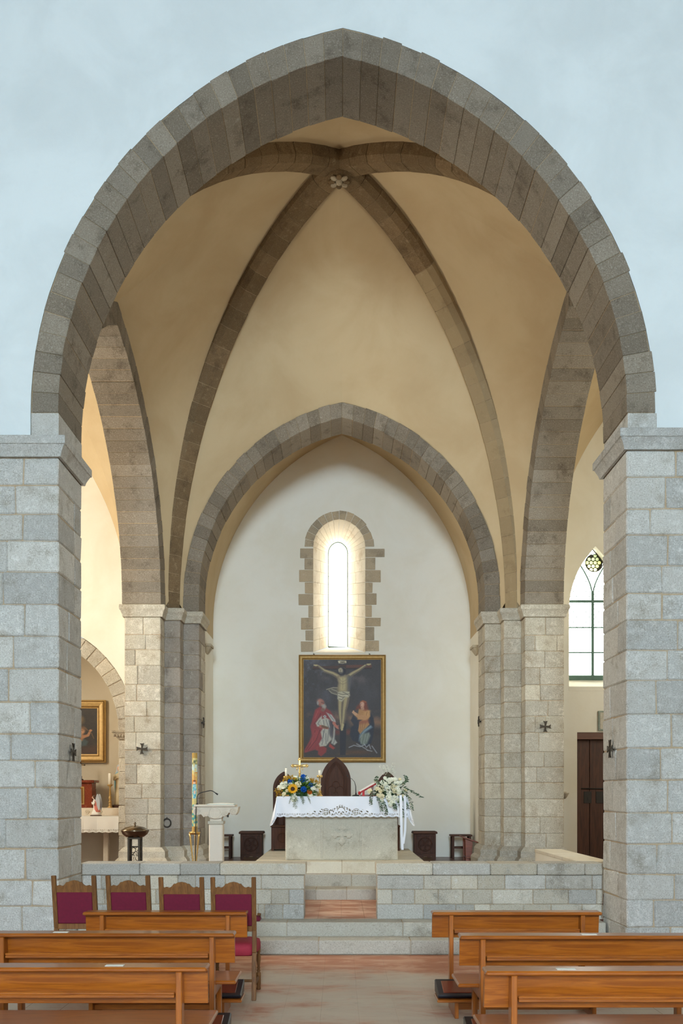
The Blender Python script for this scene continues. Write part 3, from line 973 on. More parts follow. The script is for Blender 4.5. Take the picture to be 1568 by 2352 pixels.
fnW2 = lambda u, z, d: Vector((7.5 - d, 13.7 + u, z))  # out-of-view window, added to light the right bay
mb = MB(); mb.prism(inn, fnW2, 0.01, 0.03)
wr_ = mb.build('window_4', 'pane_rbay', None, fix=True, kind='structure', label='unseen window added to brighten the right side bay')
mb = MB(); mb.tube([fnW2(u, z, 0.03) for u, z in inn] + [fnW2(inn[0][0], inn[0][1], 0.03)], 0.05, 6)
mb.build('window_frame', 'lead', wr_)
# left bay: back wall with the round-headed niche
NC, NZ, NR, NO = -5.49, 2.95, 1.655, 1.925
YN = 17.0
ni = [(NC - NR * math.cos(math.pi * k / 26), NZ + NR * math.sin(math.pi * k / 26)) for k in range(27)]
no = [(NC - NO * math.cos(math.pi * k / 26), NZ + NO * math.sin(math.pi * k / 26)) for k in range(27)]
arch_wall('wall_side_left_back', no, flat, -7.5, -3.6, NZ - 0.01, 10.0, YN + 0.006, YN + 0.35, 'plaster_side', 'white wall above the niche arch of the left side chapel')
nco = arch_core('niche_arch', ni, no, flat, YN, YN + .45, 'mortar', 0.012, 'round-headed pale stone arch over the side altar niche')
voussoirs(nco, ni, no, flat, YN, YN + .45, 'rear_stone', None, gap=0.004, b=0.010, jo=0.012, ji=0.004)
slab('wall_niche_jamb', NC + NR + .014, -3.6, YN + .014, 18.5, ZF, NZ, 'mortar', 'jamb of the side altar niche')
jb = bpy.data.objects['wall_niche_jamb']
zs = courses(ZF, NZ - 0.16, 0.29)
for i in range(len(zs) - 1):
    block('stone', box8(NC + NR, -3.55, YN, YN + random.uniform(.3, .5), zs[i] + .003, zs[i + 1] - .003), 'rear_stone', jb, 0.012, 0.005)
slab('wall_niche_jamb_far', NC - NO - .3, NC - NR, YN + .014, 18.5, ZF, NZ, 'mortar', 'far jamb of the side altar niche')
mb = MB()
mb.hexa([(-3.84, 16.99, NZ - .15), (-3.6, 16.99, NZ - .15), (-3.6, 17.4, NZ - .15), (-3.84, 17.4, NZ - .15),
         (-3.93, 16.93, NZ - .03), (-3.6, 16.93, NZ - .03), (-3.6, 17.4, NZ - .03), (-3.93, 17.4, NZ - .03)], 0.012)
mb.box(-3.95, -3.6, 16.92, 17.4, NZ - .03, NZ + .01, 0.01)
for k in range(5): mb.ball((-3.9 + .05 * k, 16.96, NZ - .07 - .01 * (k % 2)), .028, .03, .03, 8, 6)
mb.build('niche_capital', 'corbel_stone', jb, fix=True)
V, Fc = [], []
for u, z in ni: V += [(u, YN + .4, z), (u, 18.5, z)]
for k in range(26): Fc.append([2 * k, 2 * k + 1, 2 * k + 3, 2 * k + 2])
struct('ceiling_niche', V, Fc, 'plaster_niche', 'plastered barrel of the niche', True)
slab('wall_niche_back', NC - NR - .1, NC + NR + .1, 18.5, 18.7, ZF, 4.8, 'plaster_niche', 'back wall of the side altar niche')

# right bay: wall with pointed window and old door
YS = 17.6
wx, wa = px(1367, YS), 0.475
RO_, RO2 = arch_pts(wa, pz(1577, YS), 5.15, 1.16, 0.1, 12, wx)
arch_wall('wall_side_right_back', RO_, flat, 3.7, 7.6, pz(1577, YS) - .001, 11.0, YS, YS + 0.3, 'plaster_side', 'white wall around the pointed window on the right')
dx0, dx1, dz = px(1325, YS), px(1325, YS) + 1.02, pz(1682, YS)
mb = MB()
mb.box(3.7, 7.6, YS, YS + .3, dz, pz(1577, YS), .0005)
mb.box(3.7, dx0, YS, YS + .3, 0.2, dz, .0005)
mb.box(dx1, 7.6, YS, YS + .3, 0.2, dz, .0005)
mb.build('wall_side_right_low', 'plaster_side', None, kind='structure', label='plaster wall around the old door on the right')
YQ = YS + 0.22
PI_, _ = arch_pts(wa - .02, pz(1559, YQ), 5.18, 1.13, .1, 12, wx)
mb = MB(); mb.prism(PI_, flat, YQ, YQ + .02)
w2 = mb.build('window_2', 'pane_right', None, fix=True, kind='structure', label='pointed leaded window with a yellow roundel beside the right pier')
mb = MB(); mb.tube([flat(u, z, YQ - .015) for u, z in PI_], 0.016, 6); mb.build('window_frame', 'lead_dark', w2)
mb = MB(); mb.box(PI_[0][0], PI_[-1][0], YQ - .05, YQ - .01, PI_[0][1] - .03, PI_[0][1] + .06, .01); mb.build('bottom_rail', 'lead', w2)
zt, zx = pz(1382, YQ), pz(1358, YQ)
mb = MB(); mb.box(wx - .024, wx + .024, YQ - .045, YQ - .008, PI_[0][1], zx, .006); mb.build('mullion', 'lead', w2)
for zz, hh in ((zt, .022), (pz(1442, YQ), .011), (pz(1499.5, YQ), .011)):
    mb = MB(); mb.box(PI_[0][0], PI_[-1][0], YQ - .04, YQ - .008, zz - hh, zz + hh, .004); mb.build('transom', 'lead', w2)
rc = Vector((px(1363.5, YQ), YQ, pz(1293.6, YQ)))
for sg in (-1, 1):
    pts = []
    for k in range(9):
        t = k / 8
        pts.append(Vector((wx + sg * (0.012 + 0.26 * t ** 1.5), YQ - .02, zx - .02 + (0.56) * t)))
    mb = MB(); mb.tube(pts, 0.013, 6); mb.build('tracery_bar', 'lead', w2)
mb = MB()
ringp = [rc + Vector((.16 * math.cos(a), -.022, .16 * math.sin(a))) for a in [k * math.pi / 12 for k in range(25)]]
mb.tube(ringp, 0.008, 6); mb.build('roundel_ring', 'lead_dark', w2)
mb = MB(); mb.lathe([(0.001, 0), (.155, 0)], (0, 0, 0), 24, cap=False)
V = [Vector((v.x + rc.x, YQ - .004, v.y + rc.z)) for v in mb.v]
mk('roundel_ground', V, mb.f, 'lead_dark', w2)
sp = .073
for a in range(-3, 4):
    for b in range(-3, 4):
        x = (a + b * .5) * sp + .02; z = b * sp * .866 + .006
        if math.hypot(x, z) > .135: continue
        m = 'pane_green' if z > .05 else ('pane_yellow' if z > .0 or x > .05 else 'pane_yellow_pale')
        mb = MB(); mb.lathe([(0.0005, 0.004), (.012, .005), (.031, 0.0)], (0, 0, 0), 14, cap=False)
        V = [Vector((v.x + rc.x + x, YQ - .01 - v.z, v.y + rc.z + z)) for v in mb.v]
        mk('bullseye', V, mb.f, m, w2, True)
mb = MB()
for k in range(-8, 9):     # lead lattice in the arched head and just below it
    for sg in (-1, 1):
        pts = []
        for t in range(0, 40):
            z = zt - .55 + t * .04; x = wx + k * .115 + sg * (z - zt) * .62
            inside = abs(x - wx) < wa - .04 and z < 5.18 + 1.1 * math.sqrt(max(0, 1 - (abs(x - wx) / (wa)) ** 1.6)) - .05
            near_r = math.hypot(x - rc.x, z - rc.z) < .16
            if inside and not near_r: pts.append(Vector((x, YQ - .006, z)))
            else:
                if len(pts) > 1: mb.tube([pts[0], pts[-1]], .0045, 4)
                pts = []
        if len(pts) > 1: mb.tube([pts[0], pts[-1]], .0045, 4)
mb.build('lead_lattice', 'lead', w2, kind='stuff')
mb = MB()
mb.hexa([(wx - wa, YS - .004, RO_[0][1] - .08), (wx + wa, YS - .004, RO_[0][1] - .08), (wx + wa, YQ, RO_[0][1] - .08), (wx - wa, YQ, RO_[0][1] - .08),
         (wx - wa, YS - .004, RO_[0][1]), (wx + wa, YS - .004, RO_[0][1]), (wx + wa, YQ, PI_[0][1] - .02), (wx - wa, YQ, PI_[0][1] - .02)], .004)
mb.build('window_sill', 'plaster_side', w2, fix=True)
# old plank door
dr = slab('door_1', dx0, dx1, YS + .20, YS + .24, 0.3, dz, 'black', 'old dark plank door below the pointed window')
pw = (dx1 - dx0) / 4
for k in range(4):
    g2 = .005 if k != 2 else .010
    block('plank', box8(dx0 + k * pw + g2, dx0 + (k + 1) * pw - .003, YS + .13, YS + .20, ZF + .01, pz(1698, YS)), 'door_wood', dr, .005)
mb = MB(); mb.box(dx0, dx1, YS + .02, YS + .2, pz(1698, YS), dz, .004); mb.build('door_lintel', 'floor_wood', dr)
mb = MB(); mb.tube([(dx0 + .1, YS + .115, pz(1811, YS)), (dx0 + .62, YS + .115, pz(1811, YS))], .011, 6); mb.build('door_bolt', 'iron', dr)
for k in (0.22, .44):
    mb = MB(); mb.box(dx0 + k - .07, dx0 + k + .07, YS + .122, YS + .132, pz(1845, YS), pz(1818, YS), .003); pl = mb.build('lock_plate', 'iron', dr)
    mb = MB(); mb.box(dx0 + k - .004, dx0 + k + .004, YS + .118, YS + .124, pz(1838, YS), pz(1831, YS), .001); mb.build('keyhole', 'black', pl)

# ================================================================== FURNITURE OF THE NAVE
def pew(X0, X1, Y, seat, label, name='church_pew'):
    t = thing(name, ((X0 + X1) / 2, Y, 0), label, 'pew' if seat else 'kneeler', group='varnished pews and kneelers of the nave')
    w = (X1 - X0) / 2
    mb = MB(); mb.box(-w, w, 0.0, 0.17, .806, .834, .009); mb.build('top_rail', 'pew_wood', t)
    mb = MB()
    mb.hexa([(-w + .005, .115, .60), (w - .005, .115, .60), (w - .005, .14, .60), (-w + .005, .14, .60),
             (-w + .005, .085, .806), (w - .005, .085, .806), (w - .005, .11, .806), (-w + .005, .11, .806)], .003)
    mb.build('back_panel', 'pew_wood', t)
    mb = MB(); mb.box(-w + .19, w - .19, .012, .11, .652, .672, .004); mb.build('book_ledge', 'pew_wood', t)
    mb = MB(); mb.box(-w + .19, w - .19, .012, .03, .672, .688, .004); mb.build('ledge_lip', 'pew_wood', t)
    for s in (-1, 1):
        x = s * (w - .165)
        mb = MB()
        mb.box(x - .018, x + .018, .008, .105, .0, .806, .004)
        mb.build('post', 'pew_post', t)
        mb = MB()
        mb.hexa([(x - .017, -.37, 0), (x + .017, -.37, 0), (x + .017, .03, 0), (x - .017, .03, 0),
                 (x - .017, -.37, .142), (x + .017, -.37, .142), (x + .017, .03, .26), (x - .017, .03, .26)], .004)
        mb.build('kneeler_bracket', 'pew_post', t)
        if seat:
            mb = MB(); mb.box(x - .018, x + .018, .105, .52, .36, .436, .004); mb.box(x - .018, x + .018, .42, .50, 0, .37, .004)
            mb.build('seat_bracket', 'pew_post', t)
    mb = MB(); mb.box(-w, w, -.42, -.13, .142, .166, .006); mb.build('kneeler_board', 'pew_wood', t)
    pad = MB()
    c8 = [(-w + .01, -.37, .168), (w - .01, -.37, .168), (w - .01, -.09, .168), (-w + .01, -.09, .168),
          (-w + .01, -.38, .196), (w - .01, -.38, .196), (w - .01, -.07, .275), (-w + .01, -.07, .275)]
    pad.hexa(c8, .008); pd = pad.build('kneeler_pad', 'vinyl', t, label='black kneeler pad')
    mb = MB()
    mb.hexa([(-w + .06, -.335, .203), (w - .06, -.335, .203), (w - .06, -.115, .259), (-w + .06, -.115, .259),
             (-w + .06, -.337, .211), (w - .06, -.337, .211), (w - .06, -.117, .267), (-w + .06, -.117, .267)], .003)
    mb.build('pad_inset', 'vinyl_red', pd, label='dark red vinyl inset of the pad')
    if seat:
        mb = MB(); mb.box(-w, w, .13, .56, .436, .464, .008); mb.build('seat', 'pew_wood', t)
    mb = MB(); mb.box(-w + .18, w - .18, -.30, -.27, .06, .12, .004); mb.build('stretcher', 'pew_wood', t)
    return t
def plate(t, x):
    mb = MB(); mb.box(x - .055, x + .055, .05, .095, .834, .8365, .0005); mb.build('name_plate', 'paper', t, label='small pale plate on the rail')
pew(-2.22, -.804, 8.45, False, 'short varnished kneeler bench directly behind the red chairs', 'kneeler_bench')
pew(.80, 2.265, 8.45, False, 'short varnished kneeler bench beside the right pier, farthest on the right', 'kneeler_bench')
t = pew(-2.64, -.773, 7.16, True, 'middle varnished pew of the left block, behind the kneeler bench'); plate(t, -.35)
t = pew(.867, 2.75, 7.04, True, 'middle varnished pew of the right block, behind the kneeler bench'); plate(t, .0)
t = pew(-2.65, -.782, 5.75, True, 'nearest varnished pew of the left block, cut by the picture edge'); plate(t, .38)
t = pew(.84, 2.75, 5.63, True, 'nearest varnished pew of the right block, cut by the picture edge'); plate(t, -.48)

def turned(mb, x, y, h, n=12):
    pr = [(.019, 0), (.022, .012), (.017, .03), (.021, .06), (.021, .072), (.0215, .12), (.0215, .16), (.014, .165), (.018, .18),
          (.013, .195), (.017, .205), (.013, .22), (.020, .28), (.021, .31), (.013, .345), (.019, .36), (.019, h)]
    mb.lathe(pr, (x, y, 0), n)
def red_chair():
    t = thing('high_backed_chair', (0, 0, 0), 'chair', 'chair')
    for s in (-1, 1):
        mb = MB()
        x = s * .183
        A = [(-.020, -.02), (.020, -.02), (.020, .02), (-.020, .02)]
        zs = [(0, 0), (.42, .075), (.62, .075), (1.11, -.02)]
        for k in range(3):
            z0, y0 = zs[k]; z1, y1 = zs[k + 1]
            mb.hexa([(x + a, y0 + b, z0) for a, b in A] + [(x + a, y1 + b, z1) for a, b in A], .004)
        mb.build('back_post', 'chair_wood', t)
        mb = MB(); turned(mb, s * .195, .50, .40); mb.build('front_leg', 'chair_wood', t)
        mb = MB(); mb.hexa([(s * .175, .04, .10), (s * .19, .04, .10), (s * .202, .49, .10), (s * .187, .49, .10),
                            (s * .175, .04, .135), (s * .19, .04, .135), (s * .202, .49, .135), (s * .187, .49, .135)], .003)
        mb.build('stretcher', 'chair_wood', t)
    mb = MB(); mb.box(-.19, .19, .27, .30, .11, .135, .003); mb.build('cross_stretcher', 'chair_wood', t)
    top = [(-.165, .955), (.165, .955), (.165, 1.018), (.15, 1.014), (.14, 1.022), (.125, 1.02), (.115, 1.014), (.10, 1.017), (.085, 1.028),
           (.072, 1.046), (.065, 1.050), (.055, 1.049), (.035, 1.060), (.0, 1.067)]
    top = top + [(-a, b) for a, b in top[::-1] if a > 0 and b > 1.0]
    mb = MB(); mb.prism(top, lambda u, v, d: Vector((u, .012 - (v - .955) * .19 + d, v)), -.012, .012); mb.build('crest_rail', 'chair_wood', t, fix=True)
    mb = MB(); mb.hexa([(-.165, .052, .66), (.165, .052, .66), (.165, .085, .66), (-.165, .085, .66), (-.165, -.006, .955), (.165, -.006, .955), (.165, .027, .955), (-.165, .027, .955)], .008)
    mb.build('back_cushion', 'velvet', t, label='crimson velvet back')
    mb = MB(); mb.box(-.165, .165, .055, .085, .61, .66, .004); mb.build('lower_rail', 'chair_wood', t)
    mb = MB()
    V, Fc = [], []
    for z, k, dz in ((.385, .93, 0), (.40, 1.0, 0), (.455, 1.0, 0), (.488, .96, 0), (.505, .80, 0), (.512, .4, 0)):
        for q in range(32):
            a = 2 * math.pi * q / 32
            ca, sa = math.cos(a), math.sin(a)
            sx = math.copysign(abs(ca) ** .32, ca); sy = math.copysign(abs(sa) ** .32, sa)
            V.append((sx * (.205 + .022 * sy) * k, .295 + sy * .235 * k, z))
    for i in range(5):
        for q in range(32): Fc.append([i * 32 + q, i * 32 + (q + 1) % 32, (i + 1) * 32 + (q + 1) % 32, (i + 1) * 32 + q])
    Fc += [list(range(32))[::-1], [5 * 32 + q for q in range(32)]]
    mb.add(V, Fc, True); mb.build('seat_cushion', 'velvet_seat', t, label='crimson velvet seat')
    return t
ch = red_chair()
CH = [(-.955, 8.80, 0.02, 'crimson velvet high-backed chair nearest the stair opening, its seat showing beside the kneeler bench'),
      (-1.42, 8.80, 0.0, 'crimson velvet high-backed chair, second from the stair opening'),
      (-1.935, 8.97, -.03, 'crimson velvet high-backed chair, third from the stair opening'),
      (-2.43, 8.97, 0.0, 'crimson velvet high-backed chair half hidden by the left pier')]
for i, (x, y, r, lab) in enumerate(CH):
    o = ch if i == 0 else clone(ch, (x, y, 0), r)
    o.location = (x, y, 0); o.rotation_euler = (0, 0, r)
    o['label'] = lab; o['group'] = 'crimson high-backed chairs in a row'

# small folded dark cloth on the step beside the chair
t = thing('kneeling_cushion', (px(590, 11.85), 11.85, Z2), 'small dark red cushion lying on the step behind the end chair', 'cushion')
mb = MB(); mb.hexa([(-.12, -.1, 0), (.05, -.1, 0), (.05, .08, 0), (-.12, .08, 0), (-.11, -.09, .05), (.04, -.09, .045), (.035, .07, .06), (-.11, .07, .06)], .015); mb.build('cushion_body', 'velvet', t)
mb = MB(); mb.box(.0, .045, .01, .05, .055, .085, .006); mb.build('wooden_block', 'chair_wood', t)

# ================================================================== ALTAR
ax0, ax1 = px(655, 15.34), px(913, 15.34)
AL = thing('altar', ((ax0 + ax1) / 2, 15.34, Z5), 'grey stone altar block with a carved cross, under a white lace cloth', 'altar')
hw = (ax1 - ax0) / 2
mb = MB(); mb.box(-hw, hw, .008, .72, 0, .94, .008); mb.build('altar_block', 'altar_stone', AL)
pan = [-hw, px(739, 15.34) - AL.location.x, px(828, 15.34) - AL.location.x, hw]
for k in range(3):
    mb = MB(); mb.box(pan[k] + .012, pan[k + 1] - .012, 0.0, .03, .015, .93, .005); mb.build('front_panel', 'altar_stone', AL)
mb = MB(); mb.box(-1.02, 1.06, -.10, .80, .925, .985, .01); mb.build('altar_slab', 'altar_stone', AL)
cr = MB()
cxx0, czz0 = px(785, 15.34) - AL.location.x, pz(1916.5, 15.34) - Z5
fnc = lambda u, v, d: Vector((cxx0 + u, -d, czz0 + v))
arm = .027
for q in range(2):
    a0 = q * math.pi / 2
    bar = [(-.125, -arm), (.125, -arm), (.125, arm), (-.125, arm)]
    cr.prism([(u * math.cos(a0) - v * math.sin(a0), u * math.sin(a0) + v * math.cos(a0)) for u, v in bar], fnc, -.005, .044 + .0004 * q)
for q in range(4):
    a0 = q * math.pi / 2
    for n_, (u0, v0) in enumerate(((.108, .030), (.108, -.030), (.140, 0.0))):
        disc = [(u0 + .029 * math.cos(g * math.pi / 8), v0 + .029 * math.sin(g * math.pi / 8)) for g in range(16)]
        cr.prism([(u * math.cos(a0) - v * math.sin(a0), u * math.sin(a0) + v * math.cos(a0)) for u, v in disc], fnc, -.005, .0432 + .0005 * n_)
cr.build('carved_cross', 'altar_stone', AL, fix=True, label='budded cross carved in relief')

# ---- altar cloth with cut-work lace (real holes)
CT = thing('altar_cloth', (0.0, 15.22, 1.815), 'white altar cloth with a scalloped lace hem and a central lace motif', 'tablecloth')
cx0, cx1 = -.975, 1.055
def lace_mask(u, v, H, mid):
    """u along hem (m), v down from top (m) -> True where thread; H drop"""
    ph = u / .115
    sc = H - .016 + .016 * abs(math.sin(math.pi * ph)) ** .7
    if v > sc: return False
    d = H - v
    if d < .07:
        q = (u % .115) - .0575
        for (a, b, r0, r1) in ((0, .034, .010, .019), (-.038, .047, .005, .012), (.038, .047, .005, .012)):
            rr_ = math.hypot(q - a, d - b)
            if r0 < rr_ < r1 and math.atan2(d - b, q - a) % 1.6 < 1.15: return False
    if mid:
        m = u - mid
        for (cxm, dm, R) in ((-.232, .085, .052), (.232, .085, .052)):
            r = math.hypot(m - cxm, d - dm); an = math.atan2(d - dm, m - cxm)
            if .042 < r < R and (an * 6 / math.pi) % 1 < .8: return False
            if r < .034 and abs(math.sin(an * 2)) > .55 and r > .012: return False
        r = math.hypot(m, (d - .095) * 1.0); an = math.atan2(d - .095, m)
        if .052 < r < .064 and an > 0.1 and an < 3.0: return False
        if r < .05 and r > .02 and d < .10 and abs(math.sin(an * 3)) > .75: return False
        top = .20 - abs(m) * .55
        if abs(m) < .22 and top - .035 < d < top and (u * 26) % 1 < .58 and ((d - top) * 45 + u * 20) % 1 < .65: return False
        if .07 < abs(m) < .19 and .03 < d < .12:
            w1 = math.sin(m * 95 + d * 40) * math.sin(d * 85 - m * 30)
            if w1 > .55: return False
        if .28 < abs(m) < .52 and .05 < d < .13 - (abs(m) - .28) * .25:
            if math.sin(m * 70 + d * 55) * math.sin(d * 90) > .5: return False
    return True
def drape(mb, fn, L, H, res, mid=None):
    nu, nv = int(L / res), int(H / res) + 1
    idx = {}
    V, Fc = [], []
    def vi(i, j):
        if (i, j) not in idx:
            idx[(i, j)] = len(V); V.append(fn(i / nu, min(1.0, j * res / H)))
        return idx[(i, j)]
    for i in range(nu):
        for j in range(nv):
            if lace_mask((i + .5) * L / nu, (j + .5) * res, H, mid):
                Fc.append([vi(i, j), vi(i + 1, j), vi(i + 1, j + 1), vi(i, j + 1)])
    mb.add(V, Fc, True)
L = cx1 - cx0
mb = MB()
def front_fn(s, t):
    x = cx0 + L * s
    y = -.012 - .035 * t + .010 * t * math.sin(s * 23) + .006 * t * math.sin(s * 57 + 1)
    return (x * (1 + .012 * t), y, .007 - .322 * t)
drape(mb, front_fn, L, .322, .0042, px(783, 15.2) - cx0)
mb.add([(cx0, -.012, .008), (cx1, -.012, .008), (cx1, .93, .008), (cx0, .93, .008)], [[0, 1, 2, 3]])
for s, xe in ((-1, cx0), (1, cx1)):
    def side_fn(a, t, s=s, xe=xe):
        y = -.012 + .94 * a
        fl = (1 - a) ** 3
        return (xe + s * t * (.055 + .05 * fl + .02 * math.sin(a * 14)), y - .06 * t * fl, .007 - (.34 + .13 * fl) * t)
    drape(mb, side_fn, .94, .44, .0065)
    # the corner of the cloth hanging as a folded cone
    def cone_fn(a, t, s=s, xe=xe):
        # a runs from the front panel edge round the outer fold
        an = a * math.pi * 1.15
        r = .062 * t
        return (xe + s * (.030 * t + r * math.sin(an) * 1.15) , -.02 - .05 * t - r * .7 * math.cos(an) * (1 if True else 0), .007 - (.32 + .15 * math.sin(min(1, a * 1.0) * math.pi)) * t)
    drape(mb, cone_fn, .22, .46, .0065)
mb.build('cloth_sheet', 'linen', CT)

ZT = 1.824
# ---- candlesticks, cross, microphone, missal
def candlestick(x, y, zc, zt, label, full):
    t = thing('candlestick', (x, y, ZT), label, 'candlestick', group='gilt candlesticks on the altar')
    h = zc - ZT
    mb = MB()
    mb.lathe([(.045, 0), (.048, .012), (.03, .03), (.012, .05), (.02, .07), (.012, .09), (.011, h * .45), (.021, h * .5), (.012, h * .55), (.010, h - .06), (.018, h - .05), (.012, h - .03), (.036, h - .012), (.04, h), (.012, h)], (0, 0, 0), 14)
    mb.build('stick', 'gold', t)
    for k in range(5):
        a = k * 2 * math.pi / 5 + .3
        m2 = MB(); m2.ball((.034 * math.cos(a), .034 * math.sin(a), h - .015), .016, .012, .022, 8, 6); m2.build('leaf_scroll', 'gold', t)
    mb = MB(); mb.lathe([(.0205, h), (.0205, zt - ZT - .003), (.016, zt - ZT)], (0, 0, 0), 14); c = mb.build('candle', 'wax', t)
    m2 = MB(); m2.tube([(0, 0, zt - ZT), (0, .001, zt - ZT + .014)], .002, 5); m2.build('wick', 'black', c)
candlestick(px(657, 15.64), 15.64, pz(1783, 15.64), pz(1764, 15.64), 'gilt candlestick with a white candle rising behind the yellow flowers', False)
candlestick(px(734, 15.56), 15.56, pz(1781, 15.56), pz(1769, 15.56), 'gilt candlestick with a short candle between the yellow flowers and the tall seat', True)

t = thing('altar_cross', (px(688, 15.65), 15.65, ZT), 'ornate gold standing cross rising behind the yellow flowers', 'cross')
zt_, zc_ = pz(1741, 15.65) - ZT, pz(1759, 15.65) - ZT
mb = MB(); mb.lathe([(.075, 0), (.08, .015), (.05, .03), (.03, .06), (.014, .09), (.014, zc_ - .12), (.02, zc_ - .1), (.012, zc_ - .08)], (0, 0, 0), 14); mb.build('foot', 'gold', t)
mb = MB(); mb.box(-.014, .014, -.008, .008, zc_ - .1, zt_ - .03, .004); mb.build('upright', 'gold', t)
for s in (-1, 1):
    mb = MB()
    mb.ball((s * .06, 0, zc_), .06, .010, .022, 12, 8); mb.ball((s * .125, 0, zc_), .018, .008, .018, 8, 6)
    for q in (-1, 1): mb.ball((s * .11, 0, zc_ + q * .018), .013, .008, .013, 8, 6)
    mb.build('cross_arm', 'gold', t)
    for q in (1, 2):
        m2 = MB(); m2.tube([(s * .02, 0, zc_), (s * .05, -.005, zc_ - .05 * q ** .5), (s * .035, -.01, zc_ - .065)], [.006, .004, .002], 6); m2.build('ray', 'gold', t)
mb = MB(); mb.ball((0, 0, zt_ - .012), .02, .009, .02, 10, 8); mb.ball((-.018, 0, zt_ - .03), .013, .008, .013, 8, 6); mb.ball((.018, 0, zt_ - .03), .013, .008, .013, 8, 6); mb.build('trefoil', 'gold', t)
mb = MB(); mb.ball((0, -.014, zc_ + .004), .011, .011, .014, 10, 8)
mb.tube([(0, -.014, zc_ - .005), (0, -.016, zc_ - .04), (.003, -.014, zc_ - .085)], [.012, .009, .005], 8)
mb.tube([(-.07, -.012, zc_ + .012), (-.03, -.014, zc_ - .002), (0, -.014, zc_ - .008), (.03, -.014, zc_ - .002), (.07, -.012, zc_ + .012)], [.003, .005, .007, .005, .003], 6)
mb.build('corpus', 'gold', t)

t = thing('altar_microphone', (px(817, 15.45), 15.45, ZT), 'black gooseneck microphone standing on the altar cloth', 'microphone')
mb = MB(); mb.lathe([(.06, 0), (.062, .008), (.045, .02), (.012, .026), (.011, .05), (.009, .055)], (0, 0, 0), 18, sy=.8); mb.build('base', 'black', t)
pts = [P(817, 1822, 15.45), P(816.5, 1806, 15.45), P(814, 1796, 15.45), P(808, 1789, 15.4), P(800, 1784.5, 15.4)]
mb = MB(); mb.tube([p - t.location for p in pts], [.007, .006, .004, .0035, .0035], 8); mb.build('gooseneck', 'iron', t)
mb = MB(); mb.tube([P(800, 1784.5, 15.4) - t.location, P(795.5, 1780, 15.4) - t.location], [.0055, .0075], 8); mb.build('capsule', 'black', t)

t = thing('missal_stand', (px(846, 15.5), 15.5, ZT), 'red covered book stand beside the white flowers on the altar', 'book stand')
mb = MB(); mb.box(-.13, .16, -.12, .12, 0, .022, .004); mb.build('foot_board', 'red_wood', t)
mb = MB(); mb.hexa([(-.13, -.125, .045), (.13, -.125, .19), (.13, .125, .19), (-.13, .125, .045), (-.135, -.125, .053), (.125, -.125, .198), (.125, .125, .198), (-.135, .125, .053)], .003); mb.build('sloping_board', 'red_cloth', t)
for yy in (-.09, .09):
    mb = MB(); mb.hexa([(.02, yy - .008, .02), (.06, yy - .008, .02), (.06, yy + .008, .02), (.02, yy + .008, .02), (.05, yy - .008, .145), (.08, yy - .008, .16), (.08, yy + .008, .16), (.05, yy + .008, .145)], .002); mb.build('prop', 'red_wood', t)
mb = MB(); mb.box(-.10, -.065, -.134, -.126, .0, .085, .002); mb.build('ribbon', 'red_cloth', t)
mb = MB(); mb.ball((-.145, -.10, .05), .022, .022, .03, 10, 8); mb.build('tassel', 'red_cloth', t)
bk = thing('missal', (px(846, 15.5), 15.5, ZT + .012), 'open missal with cream pages lying on the red book stand', 'book')
for s in (-1, 1):
    for nm, m, o0, o1, sh in (('cover', 'red_cloth', .046, .052, 0), ('pages', 'paper', .053, .078, .008)):
        a, b = sorted((s * .006, s * (.15 - sh)))
        mb = MB(); mb.hexa([(-.14 + sh, a, o0 - .004), (.13 - sh, a, .146 + o0), (.13 - sh, b, .146 + o0), (-.14 + sh, b, o0 - .004),
                            (-.155 + sh, a, o1 - .004), (.115 - sh, a, .146 + o1), (.115 - sh, b, .146 + o1), (-.155 + sh, b, o1 - .004)], .002); mb.build(nm, m, bk)

# ---- flowers
def petal(mb, base, d, up, ln, wd, curl=.3):
    d = Vector(d).normalized(); up = Vector(up)
    sd = d.cross(up).normalized()
    nu = sd.cross(d).normalized()
    a = base + sd * wd * .25; b = base - sd * wd * .25
    c = base + d * ln * .6 + sd * wd * .5 + nu * ln * curl * .4; e = base + d * ln * .6 - sd * wd * .5 + nu * ln * curl * .4
    f = base + d * ln + nu * ln * curl + sd * wd * .15; g = base + d * ln + nu * ln * curl - sd * wd * .15
    mb.add([a, b, e, c, g, f], [[0, 1, 2, 3], [3, 2, 4, 5]], True)
def rose_mesh(name, mat, r):
    mb = MB()
    for ring, (n, tilt, k) in enumerate(((5, 80, .62), (6, 60, .8), (8, 32, 1.0), (7, 8, 1.0))):
        for q in range(n):
            a = 2 * math.pi * (q + .5 * ring + random.uniform(-.15, .15)) / n
            e = math.radians(tilt)
            d = Vector((math.cos(a) * math.cos(e), math.sin(a) * math.cos(e), math.sin(e)))
            petal(mb, Vector((math.cos(a), math.sin(a), 0)) * r * .12 + Vector((0, 0, -r * .3)), d, (0, 0, 1), r * k * 1.05, r * 1.0, .25)
    mb.ball((0, 0, 0), r * .42, r * .42, r * .45, 10, 6)
    me = bpy.data.meshes.new(name); me.from_pydata([tuple(v) for v in mb.v], [], mb.f); me.materials.append(M[mat])
    me.polygons.foreach_set('use_smooth', [True] * len(me.polygons))
    return me
def sun_mesh(r):
    mb = MB()
    for q in range(26):
        a = 2 * math.pi * q / 26
        e = math.radians(14 + 14 * (q % 2))
        petal(mb, Vector((math.cos(a), math.sin(a), 0)) * r * .32, (math.cos(a) * math.cos(e), math.sin(a) * math.cos(e), math.sin(e)), (0, 0, 1), r * .72, r * .26, .1)
    me = bpy.data.meshes.new('sunflower'); me.from_pydata([tuple(v) for v in mb.v], [], mb.f); me.materials.append(M['yellow_petal'])
    return me
